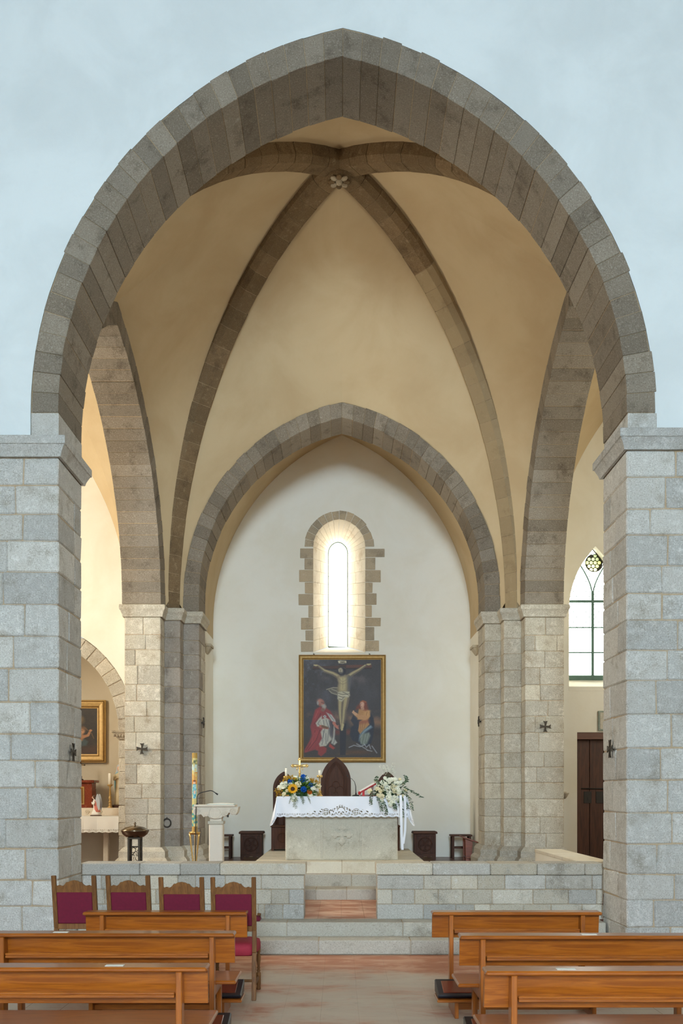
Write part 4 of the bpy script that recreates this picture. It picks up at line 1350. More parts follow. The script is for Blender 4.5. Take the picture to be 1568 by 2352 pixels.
def put(me, name, parent, loc, nrm, roll=None, sc=1.0):
    o = bpy.data.objects.new(name, me); COL.objects.link(o); o.parent = parent
    q = Vector(nrm).to_track_quat('Z', 'Y')
    o.rotation_mode = 'QUATERNION'
    from mathutils import Quaternion
    o.rotation_quaternion = q @ Quaternion((0, 0, 1), random.uniform(0, 6.28))
    o.location = loc; o.scale = (sc,) * 3
    return o
def leafy(mb, p, d, ln, wd):
    d = Vector(d).normalized()
    sd = d.cross(Vector((random.uniform(-1, 1), random.uniform(-1, 1), random.uniform(-1, 1)))).normalized()
    nu = sd.cross(d)
    p = Vector(p)
    mb.add([p, p + d * ln * .45 + sd * wd * .5, p + d * ln + nu * ln * .1, p + d * ln * .45 - sd * wd * .5, p + d * ln * .5 + nu * wd * .15], [[0, 1, 4], [1, 2, 4], [2, 3, 4], [3, 0, 4]])
def frond(mb, p, d, ln, n, lw, ll, droop=.5):
    p = Vector(p); d = Vector(d).normalized()
    for k in range(n):
        t = k / n
        q = p + d * ln * t + Vector((0, 0, -droop * ln * t * t))
        for s in (-1, 1):
            sd = d.cross(Vector((0, 0, 1)))
            if sd.length < .1: sd = Vector((1, 0, 0))
            leafy(mb, q, d * .6 + sd.normalized() * s + Vector((0, 0, random.uniform(-.5, .4))), ll * (1.1 - t * .6), lw)
    mb.tube([p, p + d * ln * .5 + Vector((0, 0, -droop * ln * .25)), p + d * ln + Vector((0, 0, -droop * ln))], .0022, 4)

YF = 15.18
B1 = thing('flower_arrangement', (px(688, YF + .12), YF + .12, ZT), 'low arrangement of sunflowers, blue and white roses and ferns on the left of the altar', 'flowers')
o1 = Vector(B1.location)
def rel(o, x, y, Y): return P(x, y, Y) - o
mb = MB(); mb.lathe([(.10, 0), (.12, .01), (.13, .07), (.12, .07)], (0, .05, 0), 18); mb.build('bowl', 'leaf_dark', B1)
wr, wr2, br, cr_ = rose_mesh('white_rose', 'white_petal', .047), rose_mesh('cream_rose', 'cream_petal', .045), rose_mesh('blue_rose', 'blue_petal', .042), rose_mesh('orange_flower', 'orange_petal', .04)
sf = sun_mesh(.082)
tocam = Vector((0, -1, .25))
for x, y, dy, me, nm, s in ((652, 1803, 0, wr, 'white_rose', 1.35), (642, 1809, .05, wr, 'white_rose', .9), (667, 1802, -.03, wr, 'white_rose', .75), (684, 1802, -.05, wr2, 'white_rose', 1.15),
                            (676, 1788, .05, wr, 'white_rose', 1.0), (688, 1791, .03, wr, 'white_rose', .95), (704, 1790, .04, wr, 'white_rose', 1.0), (719, 1811, -.02, wr, 'white_rose', .85),
                            (712, 1827, -.06, wr, 'white_rose', .95), (675, 1834, -.09, wr, 'white_rose', 1.15), (674, 1823, -.07, wr, 'white_rose', .8), (659, 1816, -.04, wr2, 'white_rose', .6), (652, 1824, -.04, wr2, 'white_rose', .75), (731, 1806, .04, wr2, 'white_rose', 1.0),
                            (696, 1784, .06, br, 'blue_rose', .95), (696, 1791, .0, br, 'blue_rose', 1.1), (667, 1795, -.01, br, 'blue_rose', 1.05), (697, 1813, -.08, br, 'blue_rose', 1.15), (714, 1803, -.02, br, 'blue_rose', .9),
                            (711, 1819, -.07, cr_, 'orange_flower', 1.0)):
    p = rel(o1, x, y, YF + .1 + dy)
    put(me, nm, B1, p, (tocam + Vector((p.x, 0, p.z * .8)) * .9), sc=.98 * s)
for x, y, dy, s in ((672, 1812, -.09, 1.0), (676, 1794, .02, .75)):
    p = rel(o1, x, y, YF + .1 + dy)
    h = put(sf, 'sunflower', B1, p, tocam, sc=s)
    mb = MB(); mb.lathe([(.001, .018), (.018, .018), (.032, .01), (.034, 0)], (0, 0, 0), 16); mb.build('seed_disc', 'seed_brown', h, fix=True)
random.seed(11)
F1, F2, F3 = MB(), MB(), MB()
for k in range(900):
    a, e = random.uniform(0, 2 * math.pi), random.uniform(-.35, 1.3)
    d = Vector((math.cos(a) * math.cos(e) * 1.25, math.sin(a) * math.cos(e) * .8, math.sin(e)))
    p = Vector((0, .05, .08)) + d * random.uniform(.06, .195)
    leafy(random.choice((F1, F1, F2)), p, d + Vector((random.uniform(-.6, .6), random.uniform(-.6, .6), random.uniform(-.6, .6))), random.uniform(.05, .10), random.uniform(.018, .032))
for (x, y, dx, dz) in ((648, 1830, -.6, -.35), (655, 1836, -.35, -.8), (663, 1842, -.1, -1), (668, 1846, .0, -1.1), (690, 1836, .25, -.8), (715, 1836, .5, -.9), (722, 1826, .8, -.3), (735, 1816, .9, -.1), (700, 1832, .1, -.9), (645, 1815, -.9, .1)):
    frond(F1, rel(o1, x + (690 - x) * .5, y - 14, YF), (dx, -.25, dz), .15, 12, .006, .055, .2)
for (x, y) in ((648, 1797), (658, 1788), (668, 1786), (636, 1816), (638, 1821), (720, 1794), (730, 1798), (733, 1822), (655, 1793), (663, 1789), (672, 1791), (640, 1824), (644, 1818), (642, 1829), (714, 1797), (722, 1797), (727, 1800), (716, 1793), (683, 1825), (690, 1827)):
    c0 = rel(o1, x, y, YF + .1)
    for k in range(16):
        d = Vector((random.uniform(-1, 1), random.uniform(-1, .3), random.uniform(-.2, 1)))
        leafy(F3, c0 + d * .015, d, random.uniform(.03, .055), .011)
F1.build('foliage', 'leaf', B1, kind='stuff'); F2.build('light_foliage', 'leaf_light', B1, kind='stuff'); F3.build('solidago_sprays', 'ochre_spray', B1, kind='stuff')

YV = 15.12
B2 = thing('flower_arrangement', (px(893, YV + .1), YV + .1, ZT), 'white rose arrangement with trailing eucalyptus and ribbons on the right of the altar', 'flowers')
o2 = Vector(B2.location)
mb = MB(); mb.lathe([(.08, 0), (.10, .01), (.11, .08), (.10, .08)], (0, .05, 0), 18); mb.build('bowl', 'leaf_dark', B2)
for x, y, dy, s in ((878, 1798, .03, 1.0), (897, 1793, .04, 1.25), (906, 1791, .05, 1.0), (913, 1802, .0, 1.05), (921, 1799, .03, 1.1), (869, 1801, .05, .9), (890, 1810, -.05, 1.1), (901, 1804, -.03, .8), (912, 1812, -.05, 1.0),
                    (875, 1815, -.05, 1.15), (849, 1817, .0, 1.0), (872, 1827, -.06, .9), (877, 1829, -.08, 1.0), (893, 1820, -.09, 1.05), (906, 1817, -.06, 1.0), (915, 1818, -.05, 1.05), (893, 1831, -.10, 1.15), (907, 1832, -.09, 1.05),
                    (901, 1842, -.11, 1.1), (897, 1847, -.11, .95), (915, 1838, -.08, .8), (866, 1812, .0, .9), (884, 1787, .06, .7), (918, 1790, .05, .7), (931, 1815, .02, .7), (863, 1794, .05, .7), (924, 1828, -.03, .7), (888, 1803, -.02, .8)):
    p = rel(o2, x, y, YV + .1 + dy)
    put(random.choice((wr, wr2, wr)), 'white_rose', B2, p, (tocam + Vector((p.x, 0, p.z * .6))), sc=s * .88)
for k in range(22):
    a, q = random.uniform(0, 6.28), random.random() ** .5
    p = rel(o2, 894 + 34 * q * math.cos(a), 1815 + 30 * q * math.sin(a), YV + .06)
    put(random.choice((wr, wr2)), 'white_rose', B2, p, (tocam + Vector((p.x, 0, p.z * .6))), sc=random.uniform(.5, .75))
F1, F2, F3 = MB(), MB(), MB()
for k in range(620):
    a, e = random.uniform(0, 2 * math.pi), random.uniform(-.6, 1.2)
    d = Vector((math.cos(a) * math.cos(e) * 1.1, math.sin(a) * math.cos(e) * .8, math.sin(e) * 1.05))
    p = Vector((.02, .05, .05)) + d * random.uniform(.07, .20)
    leafy(random.choice((F1, F2)), p, d + Vector((random.uniform(-.6, .6), random.uniform(-.6, .3), random.uniform(-.8, .4))), random.uniform(.04, .075), random.uniform(.016, .026))
def trail(pts, n=22):
    q = resample([rel(o2, x, y, YV + dz) for x, y, dz in pts], n)
    F1.tube(q, .0022, 4)
    for i in range(1, n + 1):
        for s in (-1, 1):
            leafy(random.choice((F1, F2)), q[i], Vector((s * random.uniform(.4, 1), random.uniform(-.6, .2), random.uniform(-.9, .1))), random.uniform(.03, .05), .017)
for pts in ([(856, 1815, 0), (852, 1830, -.05), (851, 1848, -.06)], [(868, 1830, -.05), (874, 1848, -.08), (876, 1862, -.08)], [(880, 1838, -.06), (886, 1856, -.09), (887, 1871, -.09)],
            [(915, 1836, -.06), (922, 1856, -.08), (926, 1876, -.08)], [(925, 1812, -.02), (941, 1834, -.04), (947, 1860, -.04)], [(930, 1808, .0), (950, 1819, 0), (970, 1831, 0)],
            [(918, 1826, -.04), (932, 1842, -.06), (936, 1856, -.05)], [(905, 1845, -.08), (908, 1858, -.09)], [(872, 1800, .05), (862, 1790, .08), (866, 1782, .1)], [(925, 1800, .05), (934, 1792, .06), (931, 1781, .08)]):
    trail(pts, 12 + len(pts) * 3)
for k in range(9):   # airy white sprays at the top
    x1, y1 = random.uniform(868, 905), random.uniform(1757, 1776)
    p0, p1 = rel(o2, 888, 1792, YV + .15), rel(o2, x1, y1, YV + .18)
    F1.tube([p0, (p0 + p1) / 2 + Vector((.01, 0, .01)), p1], .0013, 4)
    for q in range(9):
        F3.ball(p1 + Vector((random.uniform(-.035, .035), random.uniform(-.03, .03), random.uniform(-.04, .03))), .006, None, None, 6, 4)
F1.build('eucalyptus_leaves', 'leaf_grey', B2, kind='stuff'); F2.build('green_leaves', 'leaf_dark', B2, kind='stuff'); F3.build('baby_breath', 'white_petal', B2, kind='stuff')
def ribbon(pts, wd):
    q = resample([rel(o2, x, y, YV + dz) for x, y, dz in pts], 26)
    V, Fc = [], []
    for i, p in enumerate(q):
        s = math.sin(i * .22) * .25
        V += [p + Vector((-wd / 2, s * .02, 0)), p + Vector((wd / 2, -s * .02, 0)), p + Vector((-wd / 2, s * .02 + .003, 0)), p + Vector((wd / 2, -s * .02 + .003, 0))]
    for i in range(len(q) - 1):
        a = 4 * i
        Fc += [[a, a + 1, a + 5, a + 4], [a + 2, a + 6, a + 7, a + 3]]
    m2 = MB(); m2.add(V, Fc, True); return m2
ribbon([(920, 1826, -.08), (921, 1870, -.14), (922, 1915, -.14), (924, 1952, -.13)], .038).build('ribbon_tail', 'linen', B2)
ribbon([(929, 1828, -.07), (931, 1870, -.13), (930, 1910, -.13), (926, 1938, -.12)], .034).build('ribbon_tail', 'linen', B2)

# ================================================================== SEATS BEHIND THE ALTAR
def throne(x, y, w, top, spring, label, seat_h=.46, name='gothic_throne'):
    t = thing(name, (x, y, Z5), label, 'chair', group='carved gothic seats behind the altar')
    a = w / 2
    o_, _ = arch_pts(a, seat_h - .05, spring, top - spring, .1, 10)
    fy = lambda u, v, d: Vector((u, -d, v))
    mb = MB(); mb.prism(o_, fy, -.03, .03); mb.build('back_panel', 'dark_wood', t, fix=True)
    for ins, r in ((.075 * w / .57, .009), (.105 * w / .57, .008), (.135 * w / .57, .009)):
        i_, _ = arch_pts(a - ins, seat_h, spring - .03, (top - spring) - ins * .95 + .02, .1, 10)
        m2 = MB(); m2.tube([fy(u, v, .032) for u, v in i_], r, 6); m2.build('arch_moulding', 'dark_wood', t)
    k = w / .57
    zc = spring - .10
    def circ(cx, cz, r, a0=0, a1=360, n=18): return [fy(cx + r * math.cos(math.radians(a0 + (a1 - a0) * i / n)), cz + r * math.sin(math.radians(a0 + (a1 - a0) * i / n)), .034) for i in range(n + 1)]
    for pts in (circ(0, zc + .05 * k, .062 * k, -40, 220), circ(-.075 * k, zc - .05 * k, .072 * k, -60, 180), circ(.075 * k, zc - .05 * k, .072 * k, 0, 240),
                circ(-.075 * k, zc - .24 * k, .075 * k, 0, 180), circ(.075 * k, zc - .24 * k, .075 * k, 0, 180), [fy(0, zc - .24 * k, .034), fy(0, seat_h, .034)]):
        m2 = MB(); m2.tube(pts, .0075, 6); m2.build('tracery', 'dark_wood', t)
    mb = MB(); mb.box(-a, a, -.48, .03, 0.03, seat_h - .03, .006)
    mb.build('seat_box', 'dark_wood', t)
    mb = MB(); mb.box(-a - .015, a + .015, -.50, .03, seat_h - .03, seat_h, .006); mb.build('seat', 'dark_wood_h', t)
    m2 = MB(); m2.tube([Vector((.12 * k * math.cos(q * math.pi / 10), -.482, .24 + .12 * k * math.sin(q * math.pi / 10))) for q in range(21)], .008, 6); m2.build('roundel', 'dark_wood', t)
    for s in (-1, 1):
        m2 = MB(); m2.box(s * a - s * .05, s * a, -.49, -.44, 0, .06, .004); m2.build('foot', 'dark_wood', t)
    return t
throne(px(771, 18.4), 18.4, .565, pz(1739, 18.4) - Z5, pz(1796, 18.4) - Z5, 'tall carved gothic seat with a pointed back, in the middle behind the altar')
throne(px(652, 18.35), 18.35, .41, pz(1772, 18.35) - Z5, pz(1812, 18.35) - Z5, 'lower carved gothic seat on the left, behind the yellow flowers')
throne(px(889, 18.35), 18.35, .41, pz(1772, 18.35) - Z5, pz(1812, 18.35) - Z5, 'lower carved gothic seat on the right, mostly hidden by the white flowers')

def chest(x, y, label):
    t = thing('carved_stool', (x, y, ZF), label, 'stool', group='carved box stools by the apse wall')
    h = .545
    mb = MB(); mb.box(-.21, .21, .0, .36, .06, h - .05, .006); mb.build('box_body', 'dark_wood', t)
    mb = MB(); mb.hexa([(-.245, -.035, h - .05), (.245, -.035, h - .05), (.245, .395, h - .05), (-.245, .395, h - .05), (-.235, -.025, h), (.235, -.025, h), (.235, .385, h), (-.235, .385, h)], .012); mb.build('lid', 'dark_wood_h', t)
    sk = [(-.21, .12), (-.21, 0), (-.165, 0), (-.15, .03), (-.12, .055), (-.09, .03), (-.06, .03), (-.03, .055), (0, .06), (.03, .055), (.06, .03), (.09, .03), (.12, .055), (.15, .03), (.165, 0), (.21, 0), (.21, .12)]
    mb = MB(); mb.prism(sk, lambda u, v, d: Vector((u, -d, v)), -.02, .008); mb.build('scalloped_skirt', 'dark_wood_h', t, fix=True)
    mb = MB()
    for (x0, x1, z0, z1) in ((-.21, -.165, .12, h - .05), (.165, .21, .12, h - .05), (-.165, .165, h - .09, h - .05), (-.165, .165, .105, .135)): mb.box(x0, x1, -.012, .01, z0, z1, .004)
    mb.build('panel_frame', 'dark_wood', t)
    cz = .295
    circ = lambda cx, c2, r, a0, a1: [Vector((cx + r * math.cos(math.radians(a0 + (a1 - a0) * i / 16)), -.010, c2 + r * math.sin(math.radians(a0 + (a1 - a0) * i / 16)))) for i in range(17)]
    m2 = MB(); m2.tube(circ(0, cz, .135, 0, 360), .009, 6); m2.build('roundel', 'dark_wood', t)
    for q in range(5):
        a = math.radians(90 + q * 72)
        m2 = MB(); m2.tube(circ(.068 * math.cos(a), cz + .068 * math.sin(a), .055, 0, 360), .006, 6); m2.build('tracery_petal', 'dark_wood', t)
    return t
chest(px(576.5, 19.15), 19.15, 'carved dark wood box stool on the left of the altar platform')
chest(px(976, 19.15), 19.15, 'carved dark wood box stool on the right of the altar platform')

def side_stool(x, y, label):
    t = thing('open_stool', (x, y, ZF), label, 'stool', group='plain dark stools by the apse wall')
    mb = MB(); mb.box(-.21, .21, 0, .34, .44, .475, .006); mb.build('seat', 'dark_wood_h', t)
    for sx in (-1, 1):
        for yy in (.03, .29):
            mb = MB(); mb.box(sx * .165 - .022, sx * .165 + .022, yy - .02, yy + .02, 0, .44, .004); mb.build('leg', 'dark_wood', t)
    for yy in (.03, .29):
        mb = MB(); mb.box(-.145, .145, yy - .012, yy + .012, .20, .235, .003); mb.build('stretcher', 'dark_wood_h', t)
    return t
side_stool(px(1060, 19.25), 19.25, 'plain dark stool at the right end of the apse wall')
side_stool(px(508, 19.25), 19.25, 'plain dark stool half hidden by the marble lectern')
t = thing('prayer_desk', (2.44, 18.45, ZF), 'small reddish wooden prayer desk with a sloping top beside the right pier', 'prayer desk')
mb = MB(); mb.hexa([(-.13, 0, .455), (.20, 0, .33), (.20, .5, .33), (-.13, .5, .455), (-.13, 0, .485), (.20, 0, .36), (.20, .5, .36), (-.13, .5, .485)], .005); mb.build('sloping_top', 'red_wood', t)
for yy in (.06, .42):
    mb = MB(); mb.hexa([(-.06, yy, 0), (.05, yy, 0), (.05, yy + .035, 0), (-.06, yy + .035, 0), (-.07, yy, .43), (.07, yy, .378), (.07, yy + .035, .378), (-.07, yy + .035, .43)], .004); mb.build('side_panel', 'red_wood', t)
mb = MB(); mb.box(-.05, .16, .02, .5, .06, .09, .004); mb.build('kneeling_board', 'red_wood', t)

# ================================================================== LECTERN GROUP
YL = 14.2
lx = px(495, YL)
t = thing('marble_lectern', (lx, YL, ZF), 'cream marble lectern with scrolled volutes and a carved cross medallion', 'lectern')
zz = lambda y: pz(y, YL) - ZF
mb = MB(); mb.box(-.115, .115, -.02, .24, 0, .05, .006); mb.box(-.10, .10, 0, .22, .05, zz(1892), .018); mb.build('shaft', 'marble', t)
mb = MB(); mb.box(-.112, .112, -.012, .232, zz(1893), zz(1886), .004); mb.build('collar', 'altar_stone', t)
mb = MB(); mb.box(-.085, .085, .02, .2, zz(1888), zz(1877), .004); mb.build('neck', 'marble', t)
br_ = []
for u, v in ((442, 1853), (548, 1853), (545, 1866), (536, 1871), (526, 1866), (521, 1873), (514, 1872), (509, 1878), (502, 1880), (495, 1880.5), (488, 1880), (481, 1877), (476, 1872), (468, 1877), (462, 1870), (454, 1872), (446, 1867)):
    br_.append((px(u, YL) - lx, zz(v)))
mb = MB(); mb.prism(br_, lambda u, v, d: Vector((u, d, v)), -.03, .25); mb.build('bracket', 'marble', t, fix=True)
mb = MB(); mb.box(px(446, YL) - lx, px(540, YL) - lx, -.06, .30, zz(1853), zz(1848), .004); mb.build('desk_slab', 'marble', t)
def spiral(cx, cz, r0, s, n=40, turns=2.2):
    return [Vector((cx + s * r0 * (1 - i / n * .85) * math.cos(turns * 2 * math.pi * i / n), -.034, cz + r0 * (1 - i / n * .85) * math.sin(turns * 2 * math.pi * i / n))) for i in range(n + 1)]
for u, v, r, s in ((452, 1864, .052, 1), (536, 1864, .052, -1), (474, 1871, .03, 1), (514, 1871, .03, -1)):
    m2 = MB(); m2.tube(spiral(px(u, YL) - lx, zz(v), r, s), .007, 6); m2.build('volute', 'marble', t)
    m2 = MB(); m2.lathe([(.01, -.035), (r * 1.05, -.035), (r * 1.05, .25), (.01, .25)], (0, 0, 0), 20)
    vv = [Vector((a.x + px(u, YL) - lx, a.z + .008, a.y + zz(v))) for a in m2.v]
    mk('volute_drum', vv, m2.f, 'marble', t)
mx, mz = px(493.5, YL) - lx, zz(1866.5)
m2 = MB(); m2.tube([Vector((mx + .082 * math.cos(q * math.pi / 14), -.034, mz + .082 * math.sin(q * math.pi / 14))) for q in range(29)], .006, 6); m2.build('medallion_ring', 'marble', t)
m2 = MB()
cp = []
for q in range(4):
    a0 = q * math.pi / 2
    for u, v in ((.008, .008), (.05, .012), (.066, .024), (.066, -.024), (.05, -.012)):
        cp.append((u * math.cos(a0) - v * math.sin(a0), u * math.sin(a0) + v * math.cos(a0)))
cp2 = []
for q in range(4):
    a0 = q * math.pi / 2
    for u, v in ((.05, -.012), (.066, -.024), (.066, .024), (.05, .012), (.010, .010)):
        cp2.append((u * math.cos(a0) - v * math.sin(a0), u * math.sin(a0) + v * math.cos(a0)))
m2.prism(cp2, lambda u, v, d: Vector((mx + u, -.03 - d, mz + v)), 0, .008); m2.build('carved_cross', 'marble', t, fix=True)
# open book on the lectern
bk = thing('lectern_book', (px(506, YL), YL + .1, pz(1847.6, YL)), 'open book lying on the marble lectern', 'book')
for s in (-1, 1):
    mb = MB(); mb.hexa([(0, -.13, 0), (s * .19, -.13, 0), (s * .19, .14, 0), (0, .14, 0), (0, -.128, .014), (s * .188, -.128, .006), (s * .188, .138, .012), (0, .138, .022)], .002); mb.build('page_block', 'paper', bk)
mb = MB(); mb.box(-.2, .2, -.14, .15, -.004, 0, .001); mb.build('cover', 'robe_blue', bk)
t = thing('lectern_microphone', (px(453, YL), YL - .03, pz(1850, YL)), 'thin black gooseneck microphone bending over the marble lectern', 'microphone')
pts = [P(452.5, 1849, YL - .03), P(452, 1831, YL - .03), P(455, 1824, YL - .03), P(463, 1820, YL - .03), P(484, 1815.5, YL - .03), P(490, 1818, YL - .03), P(495, 1821.5, YL - .03)]
mb = MB(); mb.tube([p - t.location for p in resample(pts, 20)], .006, 8); mb.build('gooseneck', 'black', t)
mb = MB(); mb.tube([P(494, 1821, YL - .03) - t.location, P(500, 1825, YL - .03) - t.location], [.008, .013], 8); mb.build('capsule', 'black', t)
mb = MB(); mb.lathe([(.02, 0), (.02, .02), (.009, .026), (.008, .04)], (0, 0, 0.0), 10); mb.build('socket', 'black', t)
cb = [P(450, 1853, YL - .07), P(449.5, 1900, YL - .07), P(448.5, 1950, YL - .07), P(449, 1990, YL - .07)]
mb = MB(); mb.tube([p - t.location for p in resample(cb, 16)], .007, 8); mb.build('cable', 'black', t)
mb = MB(); mb.tube([P(523, 1872, YL - .03) - t.location, P(523, 1877, YL - .03) - t.location], .014, 8); mb.build('cable_end', 'black', t)

# paschal candle
YK = 14.75
kx = px(447, YK)
t = thing('paschal_candlestick', (kx, YK, ZF), 'slender gilt floor candlestick beside the marble lectern', 'candlestick')
zk = lambda y: pz(y, YK) - ZF
for k in range(3):
    a = math.radians(90 + 120 * k)
    pts = [(.02, zk(1930)), (.045, zk(1915)), (.075, zk(1912) + .02), (.07, zk(1914))]
    leg = [Vector((r * math.cos(a), r * math.sin(a), z)) for r, z in ((.10, .005), (.055, .06), (.032, .16), (.03, .28), (.045, .38), (.078, zk(1914)))]
    m2 = MB(); m2.tube(resample(leg, 14), [.014, .013, .012, .011, .011, .011, .011, .011, .011, .012, .013, .014, .015, .016, .016], 8); m2.build('leg', 'gold', t)
mb = MB(); mb.lathe([(.05, zk(1917)), (.085, zk(1913)), (.088, zk(1911)), (.045, zk(1910)), (.042, zk(1898)), (.03, zk(1898))], (0, 0, 0), 18); mb.build('cup', 'gold', t)
mb = MB(); mb.lathe([(.02, .03), (.05, .04), (.05, .06), (.02, .07)], (0, 0, 0), 14); mb.build('foot_ring', 'gold', t)
cd = thing('paschal_candle', (kx, YK, pz(1899, YK)), 'tall painted paschal candle with a small blue-robed figure', 'candle')
hc = pz(1729.5, YK) - pz(1899, YK)
nn, nz = 32, 150
V, Fc, colr = [], [], []
random.seed(5)
def candle_col(a, z):
    # z: 0 bottom .. 1 top, a: angle, front at -pi/2
    f = a + math.pi / 2
    n = mnoise.noise(Vector((math.cos(a) * 1.2, math.sin(a) * 1.2, z * 22)))
    n2 = mnoise.noise(Vector((math.cos(a) * 3 + 9, math.sin(a) * 3, z * 46)))
    base = Vector((214, 196, 128)) + Vector((30, 24, 36)) * n2
    if z > .93: base = Vector((176, 138, 58))
    elif z > .84: base = base.lerp(Vector((96, 104, 60)), max(0, min(1, n * 2 + .4)))
    elif z > .74: base = base.lerp(Vector((196, 216, 210)), max(0, min(1, n * 2 + .6)))
    elif z > .60: base = base.lerp(Vector((214, 150, 64)), max(0, min(1, n * 1.6 + .45)))
    elif z > .30: base = base.lerp(Vector((206, 190, 120)), .6)
    else: base = base.lerp(Vector((64, 150, 150)), max(0, min(1, n * 2.4 + .35)))
    if abs(f) < 1.15:
        u = f * .04; zz_ = (z * hc)
        cyz = hc * .60
        if math.hypot(u, zz_ - cyz) < .045: base = Vector((214, 130, 36))
        if hc * .38 < zz_ < hc * .575 and abs(u) < .036 - .1 * abs(zz_ - hc * .48): base = Vector((70, 160, 176)).lerp(Vector((176, 214, 216)), max(0, min(1, n2 * 2 + .4)))
        if math.hypot(u, (zz_ - cyz + .004) * .8) < .02: base = Vector((224, 184, 150))
        if math.hypot(u, (zz_ - cyz - .012)) < .022 and zz_ > cyz + .008: base = Vector((110, 62, 32))
        if abs(zz_ - hc * .47) < .02 and abs(u - .004) < .012: base = Vector((224, 190, 160))
    return [lin(max(0, min(255, q))) for q in base] + [1]
for j in range(nz + 1):
    for k in range(nn):
        a = 2 * math.pi * k / nn
        V.append((.040 * math.cos(a), .040 * math.sin(a), hc * j / nz)); colr += candle_col(a if a < math.pi else a - 2 * math.pi, j / nz)
for j in range(nz):
    for k in range(nn): Fc.append([j * nn + k, j * nn + (k + 1) % nn, (j + 1) * nn + (k + 1) % nn, (j + 1) * nn + k])
Fc += [list(range(nn))[::-1], [nz * nn + k for k in range(nn)]]
o = mk('wax_shaft', V, Fc, 'candle_paint', cd)
at = o.data.color_attributes.new('Col', 'FLOAT_COLOR', 'POINT'); at.data.foreach_set('color', colr)
mb = MB(); mb.tube([(0, 0, hc), (.001, 0, hc + .02)], .003, 6); mb.build('wick', 'black', cd)

# font (covered basin on a pierced stand)
YO = 13.2
fx = px(310, YO)
t = thing('covered_basin', (fx, YO, ZF), 'covered bronze basin on a pierced metal stand in front of the left pier', 'font')
zo = lambda y: pz(y, YO) - ZF
mb = MB(); mb.lathe([(.05, zo(1924)), (.12, zo(1922)), (.165, zo(1916)), (.185, zo(1909)), (.19, zo(1907.5)), (.17, zo(1908))], (0, 0, 0), 28); mb.build('bowl', 'pewter', t)
mb = MB(); mb.lathe([(.19, zo(1908)), (.178, zo(1905.5)), (.12, zo(1900)), (.05, zo(1897)), (.012, zo(1896)), (.012, zo(1894)), (.018, zo(1892.5)), (.012, zo(1890)), (.004, zo(1888))], (0, 0, 0), 28); mb.build('lid', 'pewter', t)
mb = MB(); mb.box(-.085, .085, -.085, .085, zo(1927), zo(1923), .003); mb.build('top_plate', 'bronze', t)
for sx in (-1, 1):
    for sy in (-1, 1):
        mb = MB(); mb.box(sx * .07 - .014, sx * .07 + .014, sy * .07 - .014, sy * .07 + .014, 0, zo(1927), .003); mb.build('leg', 'bronze', t)
random.seed(3)
mb = MB()
for side in range(4):
    R = Matrix.Rotation(side * math.pi / 2, 3, 'Z')
    for k in range(30):
        u, v = random.uniform(-.05, .05), random.uniform(.04, zo(1945))
        d = random.choice(((.022, .006), (.006, .022), (.016, .016)))
        q = [R @ Vector((u - d[0], -.072, v - d[1])), R @ Vector((u + d[0], -.072, v + d[1]))]
        mb.tube(q, .004, 5)
    mb.tube([R @ Vector((-.06, -.072, zo(1945))), R @ Vector((.06, -.072, zo(1945)))], .005, 5)
    mb.tube([R @ Vector((-.06, -.072, .03)), R @ Vector((.06, -.072, .03))], .005, 5)
mb.build('pierced_panels', 'bronze', t, kind='stuff')

# ================================================================== CROSSES AND RING ON THE PIERS
def wall_cross(p, n, s, label):
    t = thing('wall_cross', p, label, 'cross', group='small bronze crosses on the piers')
    n = Vector(n)
    U = Vector((0, 0, 1)).cross(n); 
    fn = lambda u, v, d: U * u + Vector((0, 0, v)) + n * d
    pl = []
    for q in range(4):
        a0 = q * math.pi / 2
        for u, v in ((.10, -.038), (.092, 0.0), (.10, .038), (.055, .014), (.014, .014)):
            pl.append(((u * math.cos(a0) - v * math.sin(a0)) * s, (u * math.sin(a0) + v * math.cos(a0)) * s))
    mb = MB(); mb.prism(pl, fn, .028, .042); mb.build('cross_plate', 'bronze', t, fix=True)
    mb = MB()
    for q in range(2):
        a0 = q * math.pi / 2
        mb.tube([fn(-.085 * s * math.cos(a0), -.085 * s * math.sin(a0), .044), fn(.085 * s * math.cos(a0), .085 * s * math.sin(a0), .044)], .004, 6)
    mb.build('ridge', 'bronze', t)
    mb = MB(); mb.tube([fn(0, 0, -.005), fn(0, 0, .03)], .012, 8); mb.build('stem', 'iron', t)
wall_cross(P(327, 1720, YA), (0, -1, 0), .95, 'bronze cross on the front face of the rear left pier')
wall_cross(P(1251, 1669, YA), (0, -1, 0), .95, 'bronze cross on the front face of the rear right pier')
wall_cross((-3.13, 11.39, pz(1728, 11.39)), (1, 0, 0), 1.05, 'bronze cross on the inner face of the left pier of the great arch')
wall_cross((3.19, 11.45, pz(1720, 11.45)), (-1, 0, 0), 1.05, 'bronze cross on the inner face of the right pier of the great arch')
wall_cross((-2.476, 17.57, pz(1660, 17.57)), (1, 0, 0), .95, 'bronze cross inside the apse arch, above the painted candle')
wall_cross((2.551, 17.75, pz(1657, 17.75)), (-1, 0, 0), .95, 'bronze cross inside the apse arch on the right')
t = thing('iron_ring', P(384, 1880, YR), 'iron ring hanging on the rear left pier behind the basin', 'ring')
mb = MB(); mb.tube([(0, .01, .02), (0, -.03, .02), (0, -.035, 0)], .007, 6); mb.build('staple', 'iron', t)
mb = MB(); mb.tube([Vector((.066 * math.cos(q * math.pi / 14), -.032, -.075 + .072 * math.sin(q * math.pi / 14))) for q in range(29)], .012, 8); mb.build('hoop', 'iron', t)
t = thing('holy_water_shell', (px(1294, YS), YS, pz(1822, YS)), 'small brown stone stoup on the wall behind the rear right pier', 'stoup')
